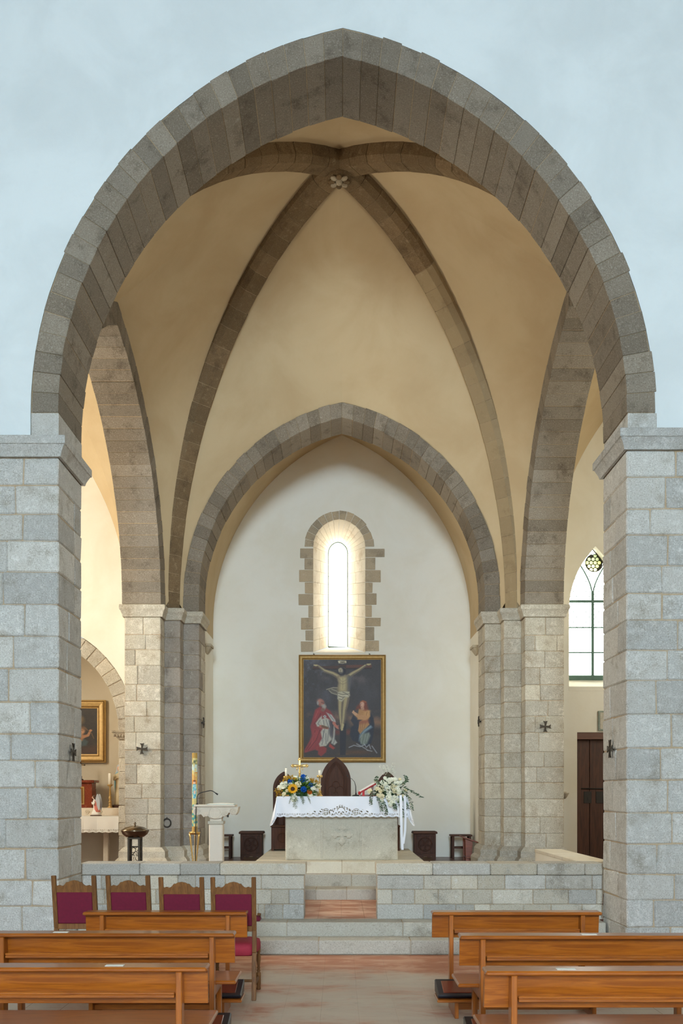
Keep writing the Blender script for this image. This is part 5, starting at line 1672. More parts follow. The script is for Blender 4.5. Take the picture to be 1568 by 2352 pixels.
mb = MB(); mb.lathe([(.01, -.1), (.04, -.07), (.075, -.01), (.08, .01), (.06, .01), (.03, -.02)], (0, -.075, 0), 16); mb.build('stoup_bowl', 'corbel_stone', t)
mb = MB(); mb.box(-.05, .05, -.03, .0, -.06, .03, .006); mb.build('stoup_back', 'corbel_stone', t)
t = thing('wall_tablet', (px(1372.6, YS) + .16, YS, pz(1656, YS)), 'greenish stone tablet on the wall above the old door', 'tablet')
mb = MB(); mb.box(-.16, .16, -.03, 0, -.18, .18, .006); mb.build('tablet_slab', 'slate', t)
mb = MB(); mb.box(-.13, .13, -.036, -.03, -.15, .15, .002); mb.build('inner_panel', 'altar_stone', t)

# ================================================================== PAINTINGS (flat pictures, brushed into a colour grid)
class Canvas:
    def __init__(s, w, h, x0, y0, x1, y1, col):
        s.w, s.h = w, h
        s.X, s.Y = np.meshgrid(x0 + (x1 - x0) * (np.arange(w) + .5) / w, y0 + (y1 - y0) * (np.arange(h) + .5) / h)
        s.px = (x1 - x0) / w
        s.a = np.zeros((h, w, 3)); s.a[:] = col
        s.rs = np.random.RandomState(4)
    def noise(s, cells, seed=0):
        rs = np.random.RandomState(seed); out = np.zeros((s.h, s.w)); amp = 1.0; tot = 0
        for o in range(4):
            n = cells * 2 ** o; g = rs.rand(n + 2, n + 2)
            fx = np.linspace(0, n, s.w); fy = np.linspace(0, n, s.h)
            ix, iy = np.minimum(fx.astype(int), n - 1), np.minimum(fy.astype(int), n - 1)
            tx, ty = (fx - ix)[None, :], (fy - iy)[:, None]
            tx, ty = tx * tx * (3 - 2 * tx), ty * ty * (3 - 2 * ty)
            v = (g[iy][:, ix] * (1 - tx) + g[iy][:, ix + 1] * tx) * (1 - ty) + (g[iy + 1][:, ix] * (1 - tx) + g[iy + 1][:, ix + 1] * tx) * ty
            out += v * amp; tot += amp; amp *= .55
        return out / tot
    def put(s, m, col, op=1.0):
        m = np.clip(m, 0, 1)[..., None] * op
        s.a = s.a * (1 - m) + np.array(col, float) * m
    def poly(s, pts, col, op=1.0, soft=1.0, shade=None):
        inside = np.zeros((s.h, s.w), bool); dist = np.full((s.h, s.w), 1e9)
        n = len(pts)
        for i in range(n):
            (x1, y1), (x2, y2) = pts[i], pts[(i + 1) % n]
            c = ((y1 > s.Y) != (y2 > s.Y)) & (s.X < (x2 - x1) * (s.Y - y1) / ((y2 - y1) or 1e-9) + x1)
            inside ^= c
            dist = np.minimum(dist, s.seg(x1, y1, x2, y2))
        sg = np.where(inside, dist, -dist)
        m = np.clip(sg / (s.px * 1.6 * soft) + .5, 0, 1)
        s.put(m, col, op)
        return m
    def seg(s, x1, y1, x2, y2):
        dx, dy = x2 - x1, y2 - y1; L = dx * dx + dy * dy or 1e-9
        t = np.clip(((s.X - x1) * dx + (s.Y - y1) * dy) / L, 0, 1)
        return np.hypot(s.X - x1 - t * dx, s.Y - y1 - t * dy)
    def limb(s, pts, rad, col, op=1.0, lit=None):
        """tapered stroke; lit adds a lighter core to one side"""
        m1 = np.zeros((s.h, s.w)); m2 = np.zeros((s.h, s.w))
        for k in range(len(pts) - 1):
            (x1, y1), (x2, y2) = pts[k], pts[k + 1]
            dx, dy = x2 - x1, y2 - y1; L = dx * dx + dy * dy or 1e-9
            t = np.clip(((s.X - x1) * dx + (s.Y - y1) * dy) / L, 0, 1)
            d = np.hypot(s.X - x1 - t * dx, s.Y - y1 - t * dy)
            r = rad[k] + (rad[k + 1] - rad[k]) * t
            m1 = np.maximum(m1, np.clip((r - d) / (s.px * 1.8) + .5, 0, 1))
            if lit is not None:
                d2 = np.hypot(s.X - x1 - t * dx - lit[1], s.Y - y1 - t * dy - lit[2])
                m2 = np.maximum(m2, np.clip((r * .72 - d2) / (r * .45 + 1e-6), 0, 1))
        s.put(m1, col, op)
        if lit is not None: s.put(m2, lit[0], .85)
    def ell(s, cx, cy, rx, ry, col, op=1.0, ang=0.0, soft=1.0):
        a = math.radians(ang); dx, dy = s.X - cx, s.Y - cy
        u, v = dx * math.cos(a) + dy * math.sin(a), -dx * math.sin(a) + dy * math.cos(a)
        q = np.sqrt((u / rx) ** 2 + (v / ry) ** 2)
        s.put(np.clip((1 - q) * min(rx, ry) / (s.px * 1.6 * soft) + .5, 0, 1), col, op)
    def lines(s, L, wd, col, op=.8):
        for l in L: s.limb(l, [wd] * len(l), col, op)
    def mesh(s, name, fn, parent, mat='paint'):
        h, w = s.h, s.w
        V = [fn(i / w, 1 - j / h) for j in range(h + 1) for i in range(w + 1)]
        Fc = [[j * (w + 1) + i, (j + 1) * (w + 1) + i, (j + 1) * (w + 1) + i + 1, j * (w + 1) + i + 1] for j in range(h) for i in range(w)]
        o = mk(name, V, Fc, mat, parent)
        a = np.clip(s.a, 0, 255) / 255.0
        a = np.where(a <= .04045, a / 12.92, ((a + .055) / 1.055) ** 2.4)
        c = np.ones((h * w, 4, 4)); c[:, :, :3] = a.reshape(h * w, 1, 3)
        at = o.data.color_attributes.new('Col', 'FLOAT_COLOR', 'CORNER')
        at.data.foreach_set('color', c.reshape(-1))
        return o

def crucifixion():
    c = Canvas(210, 266, 235, 225, 1350, 1635, (62, 57, 58))
    n1, n2 = c.noise(4, 1), c.noise(9, 2)
    up = np.clip((1100 - c.Y) / 900, 0, 1)
    c.put(np.clip((n1 - .4) * 3, 0, 1) * up, (98, 98, 108), .9)
    c.put(np.clip((n2 - .5) * 4, 0, 1) * up * np.clip((800 - c.X) / 500, 0, 1), (112, 122, 140), .85)
    c.put(np.clip((n1 - .45) * 4, 0, 1) * np.clip(1 - abs(c.Y - 450) / 160, 0, 1), (132, 110, 98), .75)
    c.put(np.clip(1 - abs(c.Y - 1060) / 130, 0, 1) * np.clip((n2 - .3) * 2.5, 0, 1), (136, 104, 82), .8)
    c.put(np.clip((c.X - 850) / 150, 0, 1) * np.clip(1 - abs(c.Y - 1130) / 110, 0, 1), (142, 102, 72), .75)
    c.poly([(850, 1235), (950, 1190), (1080, 1230), (1200, 1190), (1350, 1240), (1350, 1340), (850, 1340)], (58, 46, 42), .8, 6)
    c.put(np.clip((c.Y - 1260) / 160, 0, 1) * (.5 + n2), (64, 52, 46), .75)
    c.put(np.clip(1 - np.hypot((c.X - 720) / 120, (c.Y - 1270) / 60), 0, 1), (120, 50, 42), .8)
    c.put(np.clip(1 - np.hypot((c.X - 880) / 70, (c.Y - 1270) / 60), 0, 1), (126, 60, 46), .8)
    c.put(np.clip(1 - np.hypot((c.X - 1000) / 300, (c.Y - 1560) / 50), 0, 1), (98, 64, 36), .8)
    c.put(np.clip(1 - np.hypot((c.X - 820) / 120, (c.Y - 1585) / 18), 0, 1), (124, 86, 46), .7)
    # cross
    c.poly([(370, 322), (1215, 296), (1215, 352), (370, 362)], (76, 52, 44), 1)
    c.poly([(850, 300), (1215, 296), (1215, 330), (850, 340)], (104, 64, 50), .7)
    c.lines([[(370, 362), (760, 360)], [(850, 356), (1215, 352)]], 5, (34, 26, 26))
    c.poly([(755, 1150), (850, 1140), (840, 1600), (760, 1600)], (36, 34, 42), .95)
    c.poly([(745, 300), (850, 298), (848, 420), (745, 420)], (70, 48, 40), 1)
    # scroll INRI
    c.poly([(728, 240), (760, 234), (850, 240), (852, 272), (800, 282), (740, 276)], (196, 186, 156), 1)
    ink = (52, 44, 38)
    c.lines([[(768, 250), (768, 272)], [(780, 272), (780, 250), (794, 272), (794, 250)], [(804, 272), (804, 250), (816, 251), (817, 259), (805, 261), (818, 272)], [(830, 250), (830, 272)]], 2.6, ink, 1)
    fl, sh, hi = (178, 162, 118), (104, 92, 78), (206, 192, 148)
    # flying end of the loin cloth
    c.poly([(735, 625), (660, 622), (560, 655), (600, 665), (625, 705), (720, 740)], (98, 92, 82), 1, 2)
    c.lines([[(735, 628), (660, 626), (565, 655)], [(600, 668), (640, 705), (720, 730)], [(640, 650), (720, 680)]], 4, (190, 182, 156), .8)
    # arms, hands
    c.limb([(455, 320), (540, 385), (660, 425), (750, 475)], [16, 25, 30, 36], sh, 1, (fl, -2, -8))
    c.limb([(1125, 310), (1030, 375), (940, 425), (880, 470)], [16, 24, 30, 36], sh, 1, (fl, -2, -8))
    for (x, y, s_) in ((425, 308, -1), (1160, 295, 1)):
        c.ell(x, y, 26, 15, sh, 1); c.ell(x, y - 3, 20, 10, fl, .9)
        for k in range(4): c.limb([(x + s_ * 10, y + k * 5 - 8), (x + s_ * 42, y + k * 5 - 14)], [5, 3], fl, .9)
    # torso
    c.poly([(725, 455), (790, 440), (890, 445), (922, 470), (915, 560), (905, 640), (900, 700), (890, 740), (735, 740), (722, 640), (738, 560), (722, 500)], sh, 1, 2)
    c.poly([(735, 465), (800, 452), (862, 470), (862, 560), (856, 640), (858, 690), (745, 690), (738, 640), (752, 560)], fl, .85, 8)
    c.poly([(870, 480), (922, 470), (905, 640), (880, 690)], (72, 82, 100), .6, 6)
    c.ell(790, 520, 36, 26, hi, .5, 0, 8); c.ell(795, 620, 40, 50, hi, .35, 0, 10)
    c.lines([[(800, 480), (800, 640)], [(755, 560), (795, 580), (850, 555)], [(745, 500), (790, 540)], [(800, 545), (855, 510)]], 3, sh, .5)
    # head with halo of dark hair
    c.ell(785, 385, 62, 66, (38, 36, 44), 1, 0, 2); c.ell(770, 382, 34, 46, (140, 132, 116), 1, -14, 2); c.ell(762, 375, 20, 26, (190, 176, 140), .8, -14, 4)
    c.poly([(750, 410), (800, 410), (806, 455), (770, 462)], (60, 56, 60), .8, 4)
    c.lines([[(752, 372), (776, 372)], [(766, 378), (762, 394)], [(758, 404), (776, 406)]], 2.5, (66, 56, 52), .9)
    c.lines([[(735, 350), (765, 332), (810, 334), (840, 356)]], 8, (70, 60, 50), .9)
    # legs
    c.limb([(768, 820), (765, 930), (768, 1030), (780, 1170)], [44, 36, 30, 18], sh, 1, (fl, -6, 0))
    c.limb([(850, 780), (835, 880), (822, 960), (815, 1060), (798, 1180)], [48, 44, 34, 30, 18], sh, 1, (fl, -6, 0))
    c.limb([(785, 1170), (778, 1215), (795, 1235)], [20, 17, 12], (138, 124, 94), 1); c.limb([(800, 1165), (795, 1200), (784, 1240)], [18, 16, 11], fl, 1)
    # loin cloth
    c.poly([(726, 690), (800, 680), (895, 685), (905, 745), (880, 770), (835, 770), (790, 830), (750, 820), (722, 790)], (176, 168, 142), 1, 2)
    c.lines([[(735, 710), (800, 730), (895, 715)], [(740, 745), (790, 765), (830, 760)], [(745, 790), (785, 800), (810, 770)], [(800, 690), (850, 715), (890, 745)]], 5, (98, 92, 82), .8)
    c.lines([[(735, 728), (800, 748), (880, 740)], [(748, 770), (790, 780)]], 3, (214, 206, 180), .8)
    # left figure: red cope, white alb
    c.poly([(405, 945), (470, 905), (560, 920), (620, 960), (690, 1080), (700, 1140), (640, 1130), (600, 1250), (560, 1360), (480, 1500), (250, 1570), (250, 1520), (360, 1330), (330, 1190), (372, 1060)], (134, 52, 54), 1, 2)
    c.poly([(410, 950), (470, 910), (500, 960), (450, 1060), (400, 1130), (370, 1080)], (150, 58, 58), .8, 6)
    c.poly([(370, 1230), (470, 1240), (470, 1320), (380, 1480), (260, 1550), (330, 1420)], (158, 62, 60), .8, 6)
    c.lines([[(470, 1240), (420, 1380), (300, 1530)], [(400, 1250), (370, 1380), (270, 1530)], [(480, 1000), (440, 1080), (390, 1150)]], 5, (86, 28, 36), .7)
    c.lines([[(395, 1280), (350, 1430)], [(445, 960), (400, 1060)]], 5, (188, 92, 84), .6)
    c.poly([(455, 1440), (570, 1500), (560, 1560), (490, 1620), (440, 1590)], (138, 52, 48), 1, 2); c.poly([(610, 1430), (690, 1500), (660, 1520), (600, 1480)], (158, 60, 52), 1, 2)
    c.poly([(410, 1480), (450, 1450), (450, 1540), (410, 1530)], (148, 54, 52), 1, 2)
    c.poly([(500, 1080), (560, 1060), (610, 1090), (640, 1180), (650, 1290), (650, 1370), (600, 1420), (560, 1470), (470, 1480), (455, 1440), (500, 1360), (480, 1270), (520, 1200), (430, 1190), (408, 1140), (450, 1080), (500, 1030)], (176, 172, 158), 1, 2)
    c.poly([(600, 1100), (650, 1110), (660, 1250), (650, 1380), (610, 1300)], (70, 66, 74), .9, 4)
    c.poly([(560, 985), (640, 1020), (690, 1090), (700, 1130), (640, 1110), (590, 1030)], (178, 176, 168), 1, 2)
    c.poly([(670, 1150), (690, 1240), (685, 1370), (720, 1420), (680, 1460), (630, 1430), (660, 1330)], (168, 166, 156), 1, 2)
    c.lines([[(520, 1100), (540, 1230), (500, 1400)], [(560, 1090), (600, 1220), (580, 1400)], [(470, 1100), (440, 1150), (480, 1180)], [(520, 1250), (530, 1370), (500, 1450)], [(555, 1290), (560, 1440)], [(600, 1200), (620, 1330)], [(690, 1260), (680, 1400), (660, 1440)], [(600, 1010), (670, 1100)]], 5, (92, 92, 98), .7)
    c.lines([[(495, 1090), (520, 1200)], [(540, 1290), (520, 1440)], [(580, 1100), (610, 1200)]], 4, (214, 210, 196), .7)
    c.limb([(480, 1190), (530, 1200), (585, 1215)], [22, 20, 12], (172, 96, 82), 1); c.poly([(495, 1165), (590, 1195), (580, 1225), (490, 1200)], (104, 78, 56), .9)
    c.limb([(670, 1140), (705, 1190), (730, 1215)], [20, 18, 8], (182, 110, 92), 1)
    for k in range(4): c.limb([(715, 1180 + k * 10), (745, 1170 + k * 18)], [6, 3], (186, 116, 96), 1)
    c.limb([(515, 945), (540, 900)], [30, 26], (128, 88, 76), 1)
    c.ell(485, 845, 50, 55, (146, 94, 82), 1, -25, 2); c.ell(462, 825, 30, 30, (186, 128, 112), .8, 0, 6); c.ell(440, 850, 14, 30, (150, 146, 140), .9)
    c.poly([(490, 870), (540, 860), (560, 900), (545, 935), (505, 915)], (156, 150, 142), 1, 3); c.ell(512, 862, 14, 10, (176, 112, 94), 1)
    c.lines([[(488, 838), (512, 850)], [(520, 846), (530, 862)]], 3, (76, 46, 40), .9); c.ell(540, 1045, 22, 20, (198, 196, 190), 1); c.lines([[(530, 1035), (552, 1056)], [(552, 1035), (530, 1056)]], 3, (92, 90, 94), .9)
    # right figure: ochre dress, dark blue mantle
    c.poly([(1180, 960), (1240, 1060), (1255, 1160), (1235, 1330), (1210, 1430), (1140, 1470), (1060, 1460), (1020, 1420), (940, 1390), (900, 1310), (920, 1200), (960, 1170), (915, 1100), (950, 1020), (1010, 1080), (1120, 1100)], (40, 42, 54), 1, 2)
    c.poly([(1030, 930), (1120, 930), (1190, 960), (1195, 1040), (1160, 1100), (1185, 1160), (1120, 1230), (1050, 1300), (1020, 1250), (1040, 1120), (1080, 1090), (1010, 1090)], (176, 128, 78), 1, 2)
    c.poly([(1120, 950), (1190, 965), (1180, 1040), (1110, 1090), (1040, 1070), (1100, 1030)], (198, 150, 96), .8, 6); c.poly([(1040, 1110), (1180, 1090), (1185, 1130), (1040, 1150)], (138, 72, 56), .8, 6)
    c.lines([[(1060, 1130), (1050, 1270)], [(1090, 1130), (1075, 1250)], [(1130, 1130), (1100, 1230)], [(1150, 980), (1130, 1060)]], 4, (126, 84, 52), .7)
    c.limb([(1120, 1060), (1040, 1050), (985, 1010), (960, 985)], [34, 28, 22, 14], (186, 138, 92), 1); c.limb([(985, 1010), (950, 985), (955, 965)], [20, 16, 10], (196, 152, 118), 1)
    c.poly([(1200, 1170), (1230, 1200), (1130, 1270), (1060, 1350), (1030, 1400), (1040, 1310), (1110, 1230)], (104, 126, 142), 1, 3)
    c.poly([(1060, 1300), (1180, 1270), (1200, 1320), (1150, 1440), (1080, 1460), (1040, 1400)], (112, 120, 110), 1, 3)
    c.lines([[(1080, 1320), (1060, 1440)], [(1130, 1300), (1100, 1440)], [(1170, 1290), (1140, 1400)], [(1210, 1180), (1110, 1260), (1050, 1350)]], 4, (156, 164, 158), .7)
    c.lines([[(890, 1490), (960, 1460), (1050, 1480), (1120, 1450)], [(1000, 1440), (1080, 1480), (1160, 1530)], [(1110, 1440), (1140, 1490), (1180, 1450), (1200, 1510)], [(1220, 1470), (1290, 1570)], [(1150, 1530), (1220, 1545)]], 7, (150, 154, 158), .85)
    c.ell(1095, 870, 46, 56, (128, 62, 40), 1, 0, 2); c.poly([(1050, 850), (1140, 830), (1170, 940), (1130, 960), (1040, 930), (985, 950), (1000, 900)], (122, 60, 40), .9, 4)
    c.limb([(1085, 930), (1080, 900)], [24, 22], (176, 132, 108), 1); c.ell(1080, 872, 30, 42, (196, 148, 124), 1, 8, 2); c.ell(1072, 862, 18, 24, (214, 172, 148), .7, 8, 4)
    c.lines([[(1058, 862), (1074, 860)], [(1058, 872), (1054, 884)], [(1060, 897), (1072, 897)]], 2.5, (96, 54, 44), .9); c.lines([[(1055, 835), (1090, 818), (1130, 835)]], 8, (158, 90, 52), .8)
    g = c.rs.rand(c.h, c.w)
    c.a += (g[..., None] - .5) * 12
    c.put(np.clip((c.noise(40, 8) - .62) * 6, 0, 1) * np.clip((700 - c.X) / 400, 0, 1) * np.clip((900 - c.Y) / 500, 0, 1), (120, 138, 162), .35)  # bluish surface sheen painted into the upper left of the canvas
    return c

def frame(t, w, h, bw, dep, mats, names=('frame_rail', 'frame_stile')):
    """mitred picture frame around a w x h opening, front towards -Y, origin at centre"""
    prof = [(0.0, .45, 0), (.18, .55, 0), (.30, .85, 1), (.62, 1.0, 0), (.80, .90, 1), (1.0, .60, 0), (1.0, 0, 0)]
    W, H = w / 2, h / 2
    for k, (a, b, nm) in enumerate((((-1, -1), (1, -1), 'frame_rail'), ((1, -1), (1, 1), 'frame_stile'), ((1, 1), (-1, 1), 'frame_rail'), ((-1, 1), (-1, -1), 'frame_stile'))):
        V, Fc = [], []
        for (sx, sz) in (a, b):
            for o, d, _ in prof: V.append((sx * (W + o * bw), -d * dep, sz * (H + o * bw)))
        n = len(prof)
        for i in range(n - 1): Fc.append([i, n + i, n + i + 1, i + 1])
        mk(nm, V, Fc, mats[0], t)
        for q in (1, 4):
            o, d, _ = prof[q]
            m2 = MB(); m2.tube([(a[0] * (W + o * bw), -d * dep, a[1] * (H + o * bw)), (b[0] * (W + o * bw), -d * dep, b[1] * (H + o * bw))], .007, 6)
            m2.build('bead_moulding', mats[1], t)

x0, x1, y0, y1 = 686, 885.5, 1505, 1751
pc = P((x0 + x1) / 2, (y0 + y1) / 2, YW)
t = thing('altarpiece_painting', (pc.x, YW - .03, pc.z), 'large dark crucifixion painting with two kneeling figures in a gilt frame above the altar', 'painting')
pw_, ph_ = (x1 - x0) * YW / F, (y1 - y0) * YW / F
bw = .098
frame(t, pw_ - 2 * bw, ph_ - 2 * bw, bw, .06, ('gilt', 'gilt_dark'))
mb = MB(); mb.box(-pw_ / 2 + .01, pw_ / 2 - .01, -.008, .028, -ph_ / 2 + .01, ph_ / 2 - .01, .003); mb.build('backing_board', 'dark_wood', t)
crucifixion().mesh('canvas', lambda u, v: Vector(((u - .5) * (pw_ - 2 * bw), -.018, (v - .5) * (ph_ - 2 * bw))), t)
for xx in (-.33, .31):
    m2 = MB(); m2.tube([(pw_ * xx, .03, ph_ / 2 + .02), (pw_ * xx, -.03, ph_ / 2 + .02), (pw_ * xx + .02, -.035, ph_ / 2 + .005)], .008, 6); m2.build('hook', 'iron', t)

# ================================================================== SIDE ALTAR IN THE LEFT NICHE
def side_painting():
    c = Canvas(120, 170, -260, 250, 330, 1000, (44, 36, 28))
    n1 = c.noise(5, 3)
    c.put(np.clip((n1 - .4) * 3, 0, 1), (58, 48, 36), .7)
    c.poly([(-120, 700), (-40, 560), (60, 540), (180, 640), (260, 820), (240, 960), (-160, 980)], (46, 36, 30), .9, 6)
    c.poly([(60, 780), (140, 740), (200, 790), (180, 860), (90, 880)], (56, 74, 76), .9, 4)
    c.ell(55, 440, 85, 75, (112, 88, 52), 1, 0, 8); c.ell(40, 410, 60, 45, (138, 112, 70), .8, 0, 10)
    c.ell(40, 530, 46, 60, (128, 78, 50), 1, 0, 4); c.ell(30, 520, 28, 38, (164, 110, 76), .8, 0, 6)
    c.poly([(20, 620), (110, 650), (160, 700), (120, 780), (40, 800), (0, 720)], (150, 108, 74), 1, 4)
    c.ell(105, 620, 52, 52, (176, 128, 90), 1, 0, 3); c.ell(95, 612, 34, 34, (204, 158, 118), .8, 0, 5); c.ell(130, 575, 44, 30, (120, 82, 50), .8, 30, 5)
    c.lines([[(75, 615), (92, 612)], [(108, 612), (124, 616)], [(94, 640), (108, 642)]], 4, (92, 54, 38), .9)
    c.limb([(120, 720), (200, 690), (230, 620)], [24, 20, 14], (164, 114, 78), 1); c.ell(236, 610, 22, 18, (168, 120, 84), 1)
    c.limb([(30, 820), (70, 830)], [24, 20], (150, 96, 66), 1)
    c.lines([[(40, 900), (100, 960), (130, 1000)], [(150, 560), (250, 660), (280, 740)]], 6, (120, 86, 50), .7)
    c.poly([(110, 880), (320, 860), (330, 1000), (100, 1000)], (74, 46, 28), .7, 8)
    c.ell(-140, 480, 70, 80, (92, 66, 48), .9, 0, 8); c.poly([(-240, 560), (-60, 560), (-20, 900), (-240, 960)], (70, 38, 34), .8, 8)
    c.a += (c.rs.rand(c.h, c.w)[..., None] - .5) * 14
    return c
YD = 18.5
sx1, sz0, sz1 = px(244.5, YD), pz(1752, YD), pz(1608.5, YD)
spw = 1.12
t = thing('side_altar_painting', (sx1 - spw / 2, YD - .03, (sz0 + sz1) / 2), 'dark painting of a woman and child in a broad gilt frame in the left niche', 'painting')
frame(t, spw - .32, sz1 - sz0 - .32, .16, .07, ('gilt', 'gilt_dark'))
mb = MB(); mb.box(-spw / 2 + .02, spw / 2 - .02, -.008, .028, -(sz1 - sz0) / 2 + .02, (sz1 - sz0) / 2 - .02, .003); mb.build('backing_board', 'dark_wood', t)
side_painting().mesh('canvas', lambda u, v: Vector(((u - .5) * (spw - .32), -.018, (v - .5) * (sz1 - sz0 - .32))), t)

ZM = 1.462
t = thing('side_altar', (-4.9, 17.15, ZF), 'pale side altar table on a stone leg in the left niche', 'altar')
mb = MB(); mb.box(-1.02, 1.02, .02, .85, ZM - ZF - .10, ZM - ZF, .006); mb.build('table_slab', 'marble', t)
for x in (.74, -.74):
    mb = MB(); mb.box(x - .05, x + .05, .28, .40, 0, ZM - ZF - .10, .014); mb.build('leg', 'marble', t)
mb = MB(); mb.box(-.98, .98, .72, .82, 0, ZM - ZF - .10, .004); mb.build('back_slab', 'plaster_niche', t)
mb = MB(); mb.box(-1.02, 1.02, .62, 1.1, ZM - ZF, ZM - ZF + .145, .006); sh_ = mb.build('gradine', 'marble', t)
def spir2(cx, cz, r, s): return [Vector((cx + s * r * (1 - i / 30 * .8) * math.cos(i / 30 * 11), .614, cz + r * (1 - i / 30 * .8) * math.sin(i / 30 * 11))) for i in range(31)]
for cx_ in (.55, .32, -.1):
    m2 = MB(); m2.tube(spir2(cx_, ZM - ZF + .07, .045, 1), .008, 6); m2.build('volute', 'marble', sh_)
t = thing('side_altar_cloth', (-4.9, 17.15, ZM), 'white lace-edged cloth on the side altar in the left niche', 'tablecloth')
mb = MB()
mb.add([(-1.03, .0, .008), (1.03, .0, .008), (1.03, .61, .008), (-1.03, .61, .008)], [[0, 1, 2, 3]])
def sf_fn(s, tt): return (-1.03 + 2.06 * s, -.004 - .02 * tt + .012 * tt * math.sin(s * 40) + (.010 if .70 < s < .82 else 0) * tt, .007 - .285 * tt)
drape(mb, sf_fn, 2.06, .285, .007)
mb.build('cloth_sheet', 'lace', t)
# tabernacle
ZG = ZM + .145
tx = -4.86
t = thing('tabernacle', (tx, 18.0, ZG), 'red marble tabernacle with a gilt door on the side altar', 'tabernacle')
ht = pz(1791.6, 17.9) - ZG
mb = MB(); mb.box(-.31, .31, 0, .3, 0, ht - .05, .006); mb.build('marble_case', 'red_marble', t)
mb = MB(); mb.box(-.36, .36, -.05, .32, ht - .05, ht, .008); mb.build('cornice', 'red_marble', t)
mb = MB(); mb.box(-.17, .17, -.012, .01, .06, ht - .12, .003); d_ = mb.build('gilt_door', 'gilt', t)
mb = MB(); mb.box(-.15, .15, -.018, -.01, .08, ht - .14, .002); mb.build('door_panel', 'gilt_dark', d_)
t = thing('small_crucifix', (px(185.5, 18.1), 18.1, ZG + ht), 'small dark crucifix standing on the red marble tabernacle', 'cross')
mb = MB(); mb.lathe([(.05, 0), (.05, .015), (.02, .03), (.026, .06), (.012, .09), (.01, .12)], (0, 0, 0), 14); mb.build('foot', 'bronze', t)
mb = MB(); mb.box(-.009, .009, -.006, .006, .1, .36, .002); mb.build('upright', 'dark_wood', t)
mb = MB(); mb.box(-.075, .075, -.006, .006, .27, .288, .002); mb.build('crossbar', 'dark_wood', t)
mb = MB(); mb.ball((.072, 0, .279), .012, .008, .016, 8, 6); mb.ball((-.072, 0, .279), .012, .008, .016, 8, 6); mb.build('finial', 'bronze', t)
mb = MB(); mb.ball((0, -.012, .285), .009, None, .012, 8, 6); mb.tube([(0, -.012, .275), (0, -.014, .23), (.002, -.012, .18)], [.009, .008, .004], 6); mb.tube([(-.06, -.008, .285), (0, -.012, .27), (.06, -.008, .285)], [.003, .006, .003], 6); mb.build('corpus', 'gold', t)
# candlestick
t = thing('side_candlestick', (px(252.7, 18.0), 18.0, ZG), 'slender gilt and grey candlestick with a thick white candle beside the painting', 'candlestick')
hs = pz(1802, 18.0) - ZG; hc2 = pz(1776, 18.0) - ZG
mb = MB(); mb.lathe([(.05, 0), (.05, .012), (.022, .03), (.03, .05), (.03, .07), (.018, .085), (.03, .10), (.03, .12), (.014, .135), (.026, .16), (.026, .20), (.012, .225), (.022, .24), (.012, hs - .06), (.014, hs - .05), (.03, hs - .03), (.052, hs - .012), (.054, hs), (.02, hs)], (0, 0, 0), 16); mb.build('stick', 'gilt', t)
mb = MB(); mb.lathe([(.034, hs), (.033, hc2 - .004), (.028, hc2)], (0, 0, 0), 16); c_ = mb.build('candle', 'wax', t)
m2 = MB(); m2.tube([(0, 0, hc2), (0, 0, hc2 + .012)], .002, 5); m2.build('wick', 'black', c_)

# angel statuette: kneeling figure in profile facing left, wings folded up behind
def tubebody(mb, secs, n=16, centre=(0, 0)):
    """secs: (x, y, z, rx, ry) stacked rings -> one closed smooth body"""
    V, Fc = [], []
    for (x, y, z, rx, ry) in secs:
        for k in range(n):
            a = 2 * math.pi * k / n
            V.append((x + rx * math.cos(a), y + ry * math.sin(a), z))
    for i in range(len(secs) - 1):
        for k in range(n): Fc.append([i * n + k, i * n + (k + 1) % n, (i + 1) * n + (k + 1) % n, (i + 1) * n + k])
    Fc += [list(range(n))[::-1], [(len(secs) - 1) * n + k for k in range(n)]]
    mb.add(V, Fc, True)
ta = thing('angel_statuette', (px(221, 17.4), 17.4, ZM + .009), 'small painted kneeling angel in a pink robe on the side altar cloth', 'statuette')
mb = MB(); mb.box(-.095, .085, -.06, .06, 0, .014, .004); mb.build('base', 'dark_wood', ta)
mb = MB()
tubebody(mb, [(0.0, 0, .012, .088, .055), (.0, 0, .05, .085, .055), (.005, 0, .085, .07, .05), (.0, 0, .12, .05, .042), (-.01, 0, .17, .042, .04), (-.018, 0, .22, .040, .045), (-.024, 0, .262, .036, .046), (-.03, 0, .285, .018, .022), (-.036, 0, .305, .015, .016)])
mb.tube([(-.02, -.045, .255), (-.03, -.062, .205), (-.062, -.03, .215), (-.078, -.006, .245)], [.018, .016, .012, .008], 8)
mb.tube([(-.02, .045, .255), (-.03, .062, .205), (-.062, .03, .215), (-.078, .006, .245)], [.018, .016, .012, .008], 8)
mb.build('body', 'gypsum_white', ta)
mb = MB(); tubebody(mb, [(.03, -.005, .07, .05, .052), (.012, -.004, .12, .048, .05), (.0, 0, .17, .044, .048), (-.008, 0, .22, .041, .051), (-.016, 0, .258, .036, .050), (-.022, 0, .272, .026, .036)])
mb.build('robe', 'robe_pink', ta, label='pink robe')
mb = MB(); mb.ball((-.046, 0, .328), .026, .024, .031, 14, 10, Matrix.Rotation(math.radians(-25), 3, 'Y')); mb.ball((-.073, 0, .322), .006, .005, .006, 6, 4); mb.ball((-.066, 0, .309), .006, .009, .004, 6, 4)
for s in (-1, 1): mb.ball((-.067, s * .010, .332), .004, .004, .003, 6, 4)
mb.build('head', 'skin', ta)
mb = MB(); mb.ball((-.036, 0, .338), .030, .030, .032, 14, 10); mb.ball((-.02, 0, .312), .022, .028, .03, 10, 8); mb.build('hair', 'hair_brown', ta)
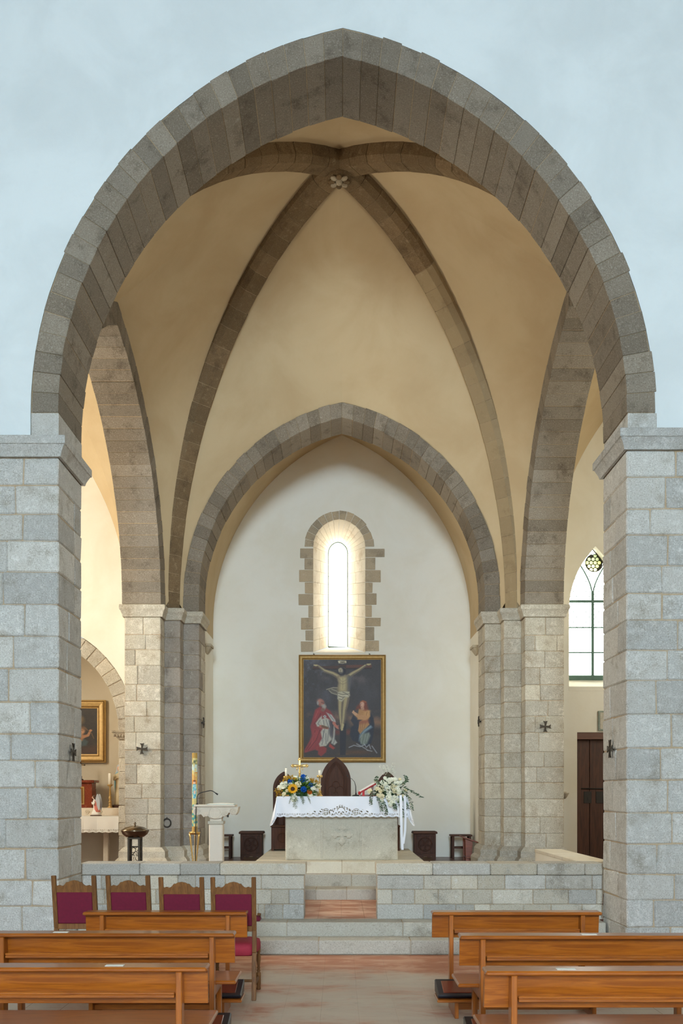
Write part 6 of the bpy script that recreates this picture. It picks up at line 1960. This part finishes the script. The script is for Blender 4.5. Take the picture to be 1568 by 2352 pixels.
for s in (-1, 1):
    m2 = MB()
    wing = [(.0, .26), (.012, .33), (.03, .385), (.045, .392), (.058, .37), (.075, .31), (.085, .23), (.082, .15), (.068, .09), (.05, .12), (.03, .18)]
    m2.prism(wing, lambda u, v, d, s=s: Vector((u - .0 + .01 * s, s * (.030 + .05 * max(0, u) ) + d * s, v)), 0, .010)
    m2.build('wing', 'wing_grey', ta, fix=True)

ms = thing('madonna_statue', (px(274, 18.15), 18.15, ZG), 'painted statue in a white veil and blue mantle at the edge of the niche', 'statue')
hm = pz(1752, 18.15) - ZG
k = hm / .83
mb = MB(); mb.box(-.11, .11, -.11, .11, 0, .05, .006); mb.build('base', 'dark_wood', ms)
mb = MB(); tubebody(mb, [(0, 0, .05, .10, .09), (0, 0, .2, .085, .08), (0, 0, .36, .075, .07), (0, 0, .46, .07, .065), (0, 0, .56, .085, .06), (0, 0, .62, .075, .05), (0, 0, .65, .03, .03), (0, 0, .68, .025, .025)])
mb.tube([(-.075, -.01, .6), (-.08, -.05, .52), (-.02, -.09, .55)], [.03, .025, .014], 8); mb.tube([(.075, -.01, .6), (.08, -.05, .52), (.0, -.09, .56)], [.03, .025, .014], 8)
mb.build('body', 'robe_cream', ms)
mb = MB(); mb.ball((0, -.005, .725), .042, .045, .055, 14, 10); mb.ball((0, -.052, .72), .007, .008, .010, 6, 4); mb.ball((0, -.047, .70), .011, .006, .005, 6, 4)
for s in (-1, 1): mb.ball((s * .016, -.044, .733), .006, .004, .004, 6, 4)
mb.build('head', 'skin', ms)
mb = MB(); tubebody(mb, [(0, .02, .26, .085, .07), (0, .02, .4, .095, .07), (0, .02, .5, .098, .065), (0, .02, .6, .092, .058), (0, .022, .655, .066, .05), (0, .022, .67, .05, .04)]); mb.build('mantle', 'robe_blue', ms, label='pale blue mantle')
mb = MB(); tubebody(mb, [(-.0, .03, .52, .10, .05), (0, .03, .62, .088, .05), (0, .022, .70, .060, .055), (0, .016, .75, .054, .054), (0, .012, .785, .04, .042), (0, .01, .80, .015, .016)]); mb.build('veil', 'wing_grey', ms, label='white veil')
ms.scale = (k, k, k)
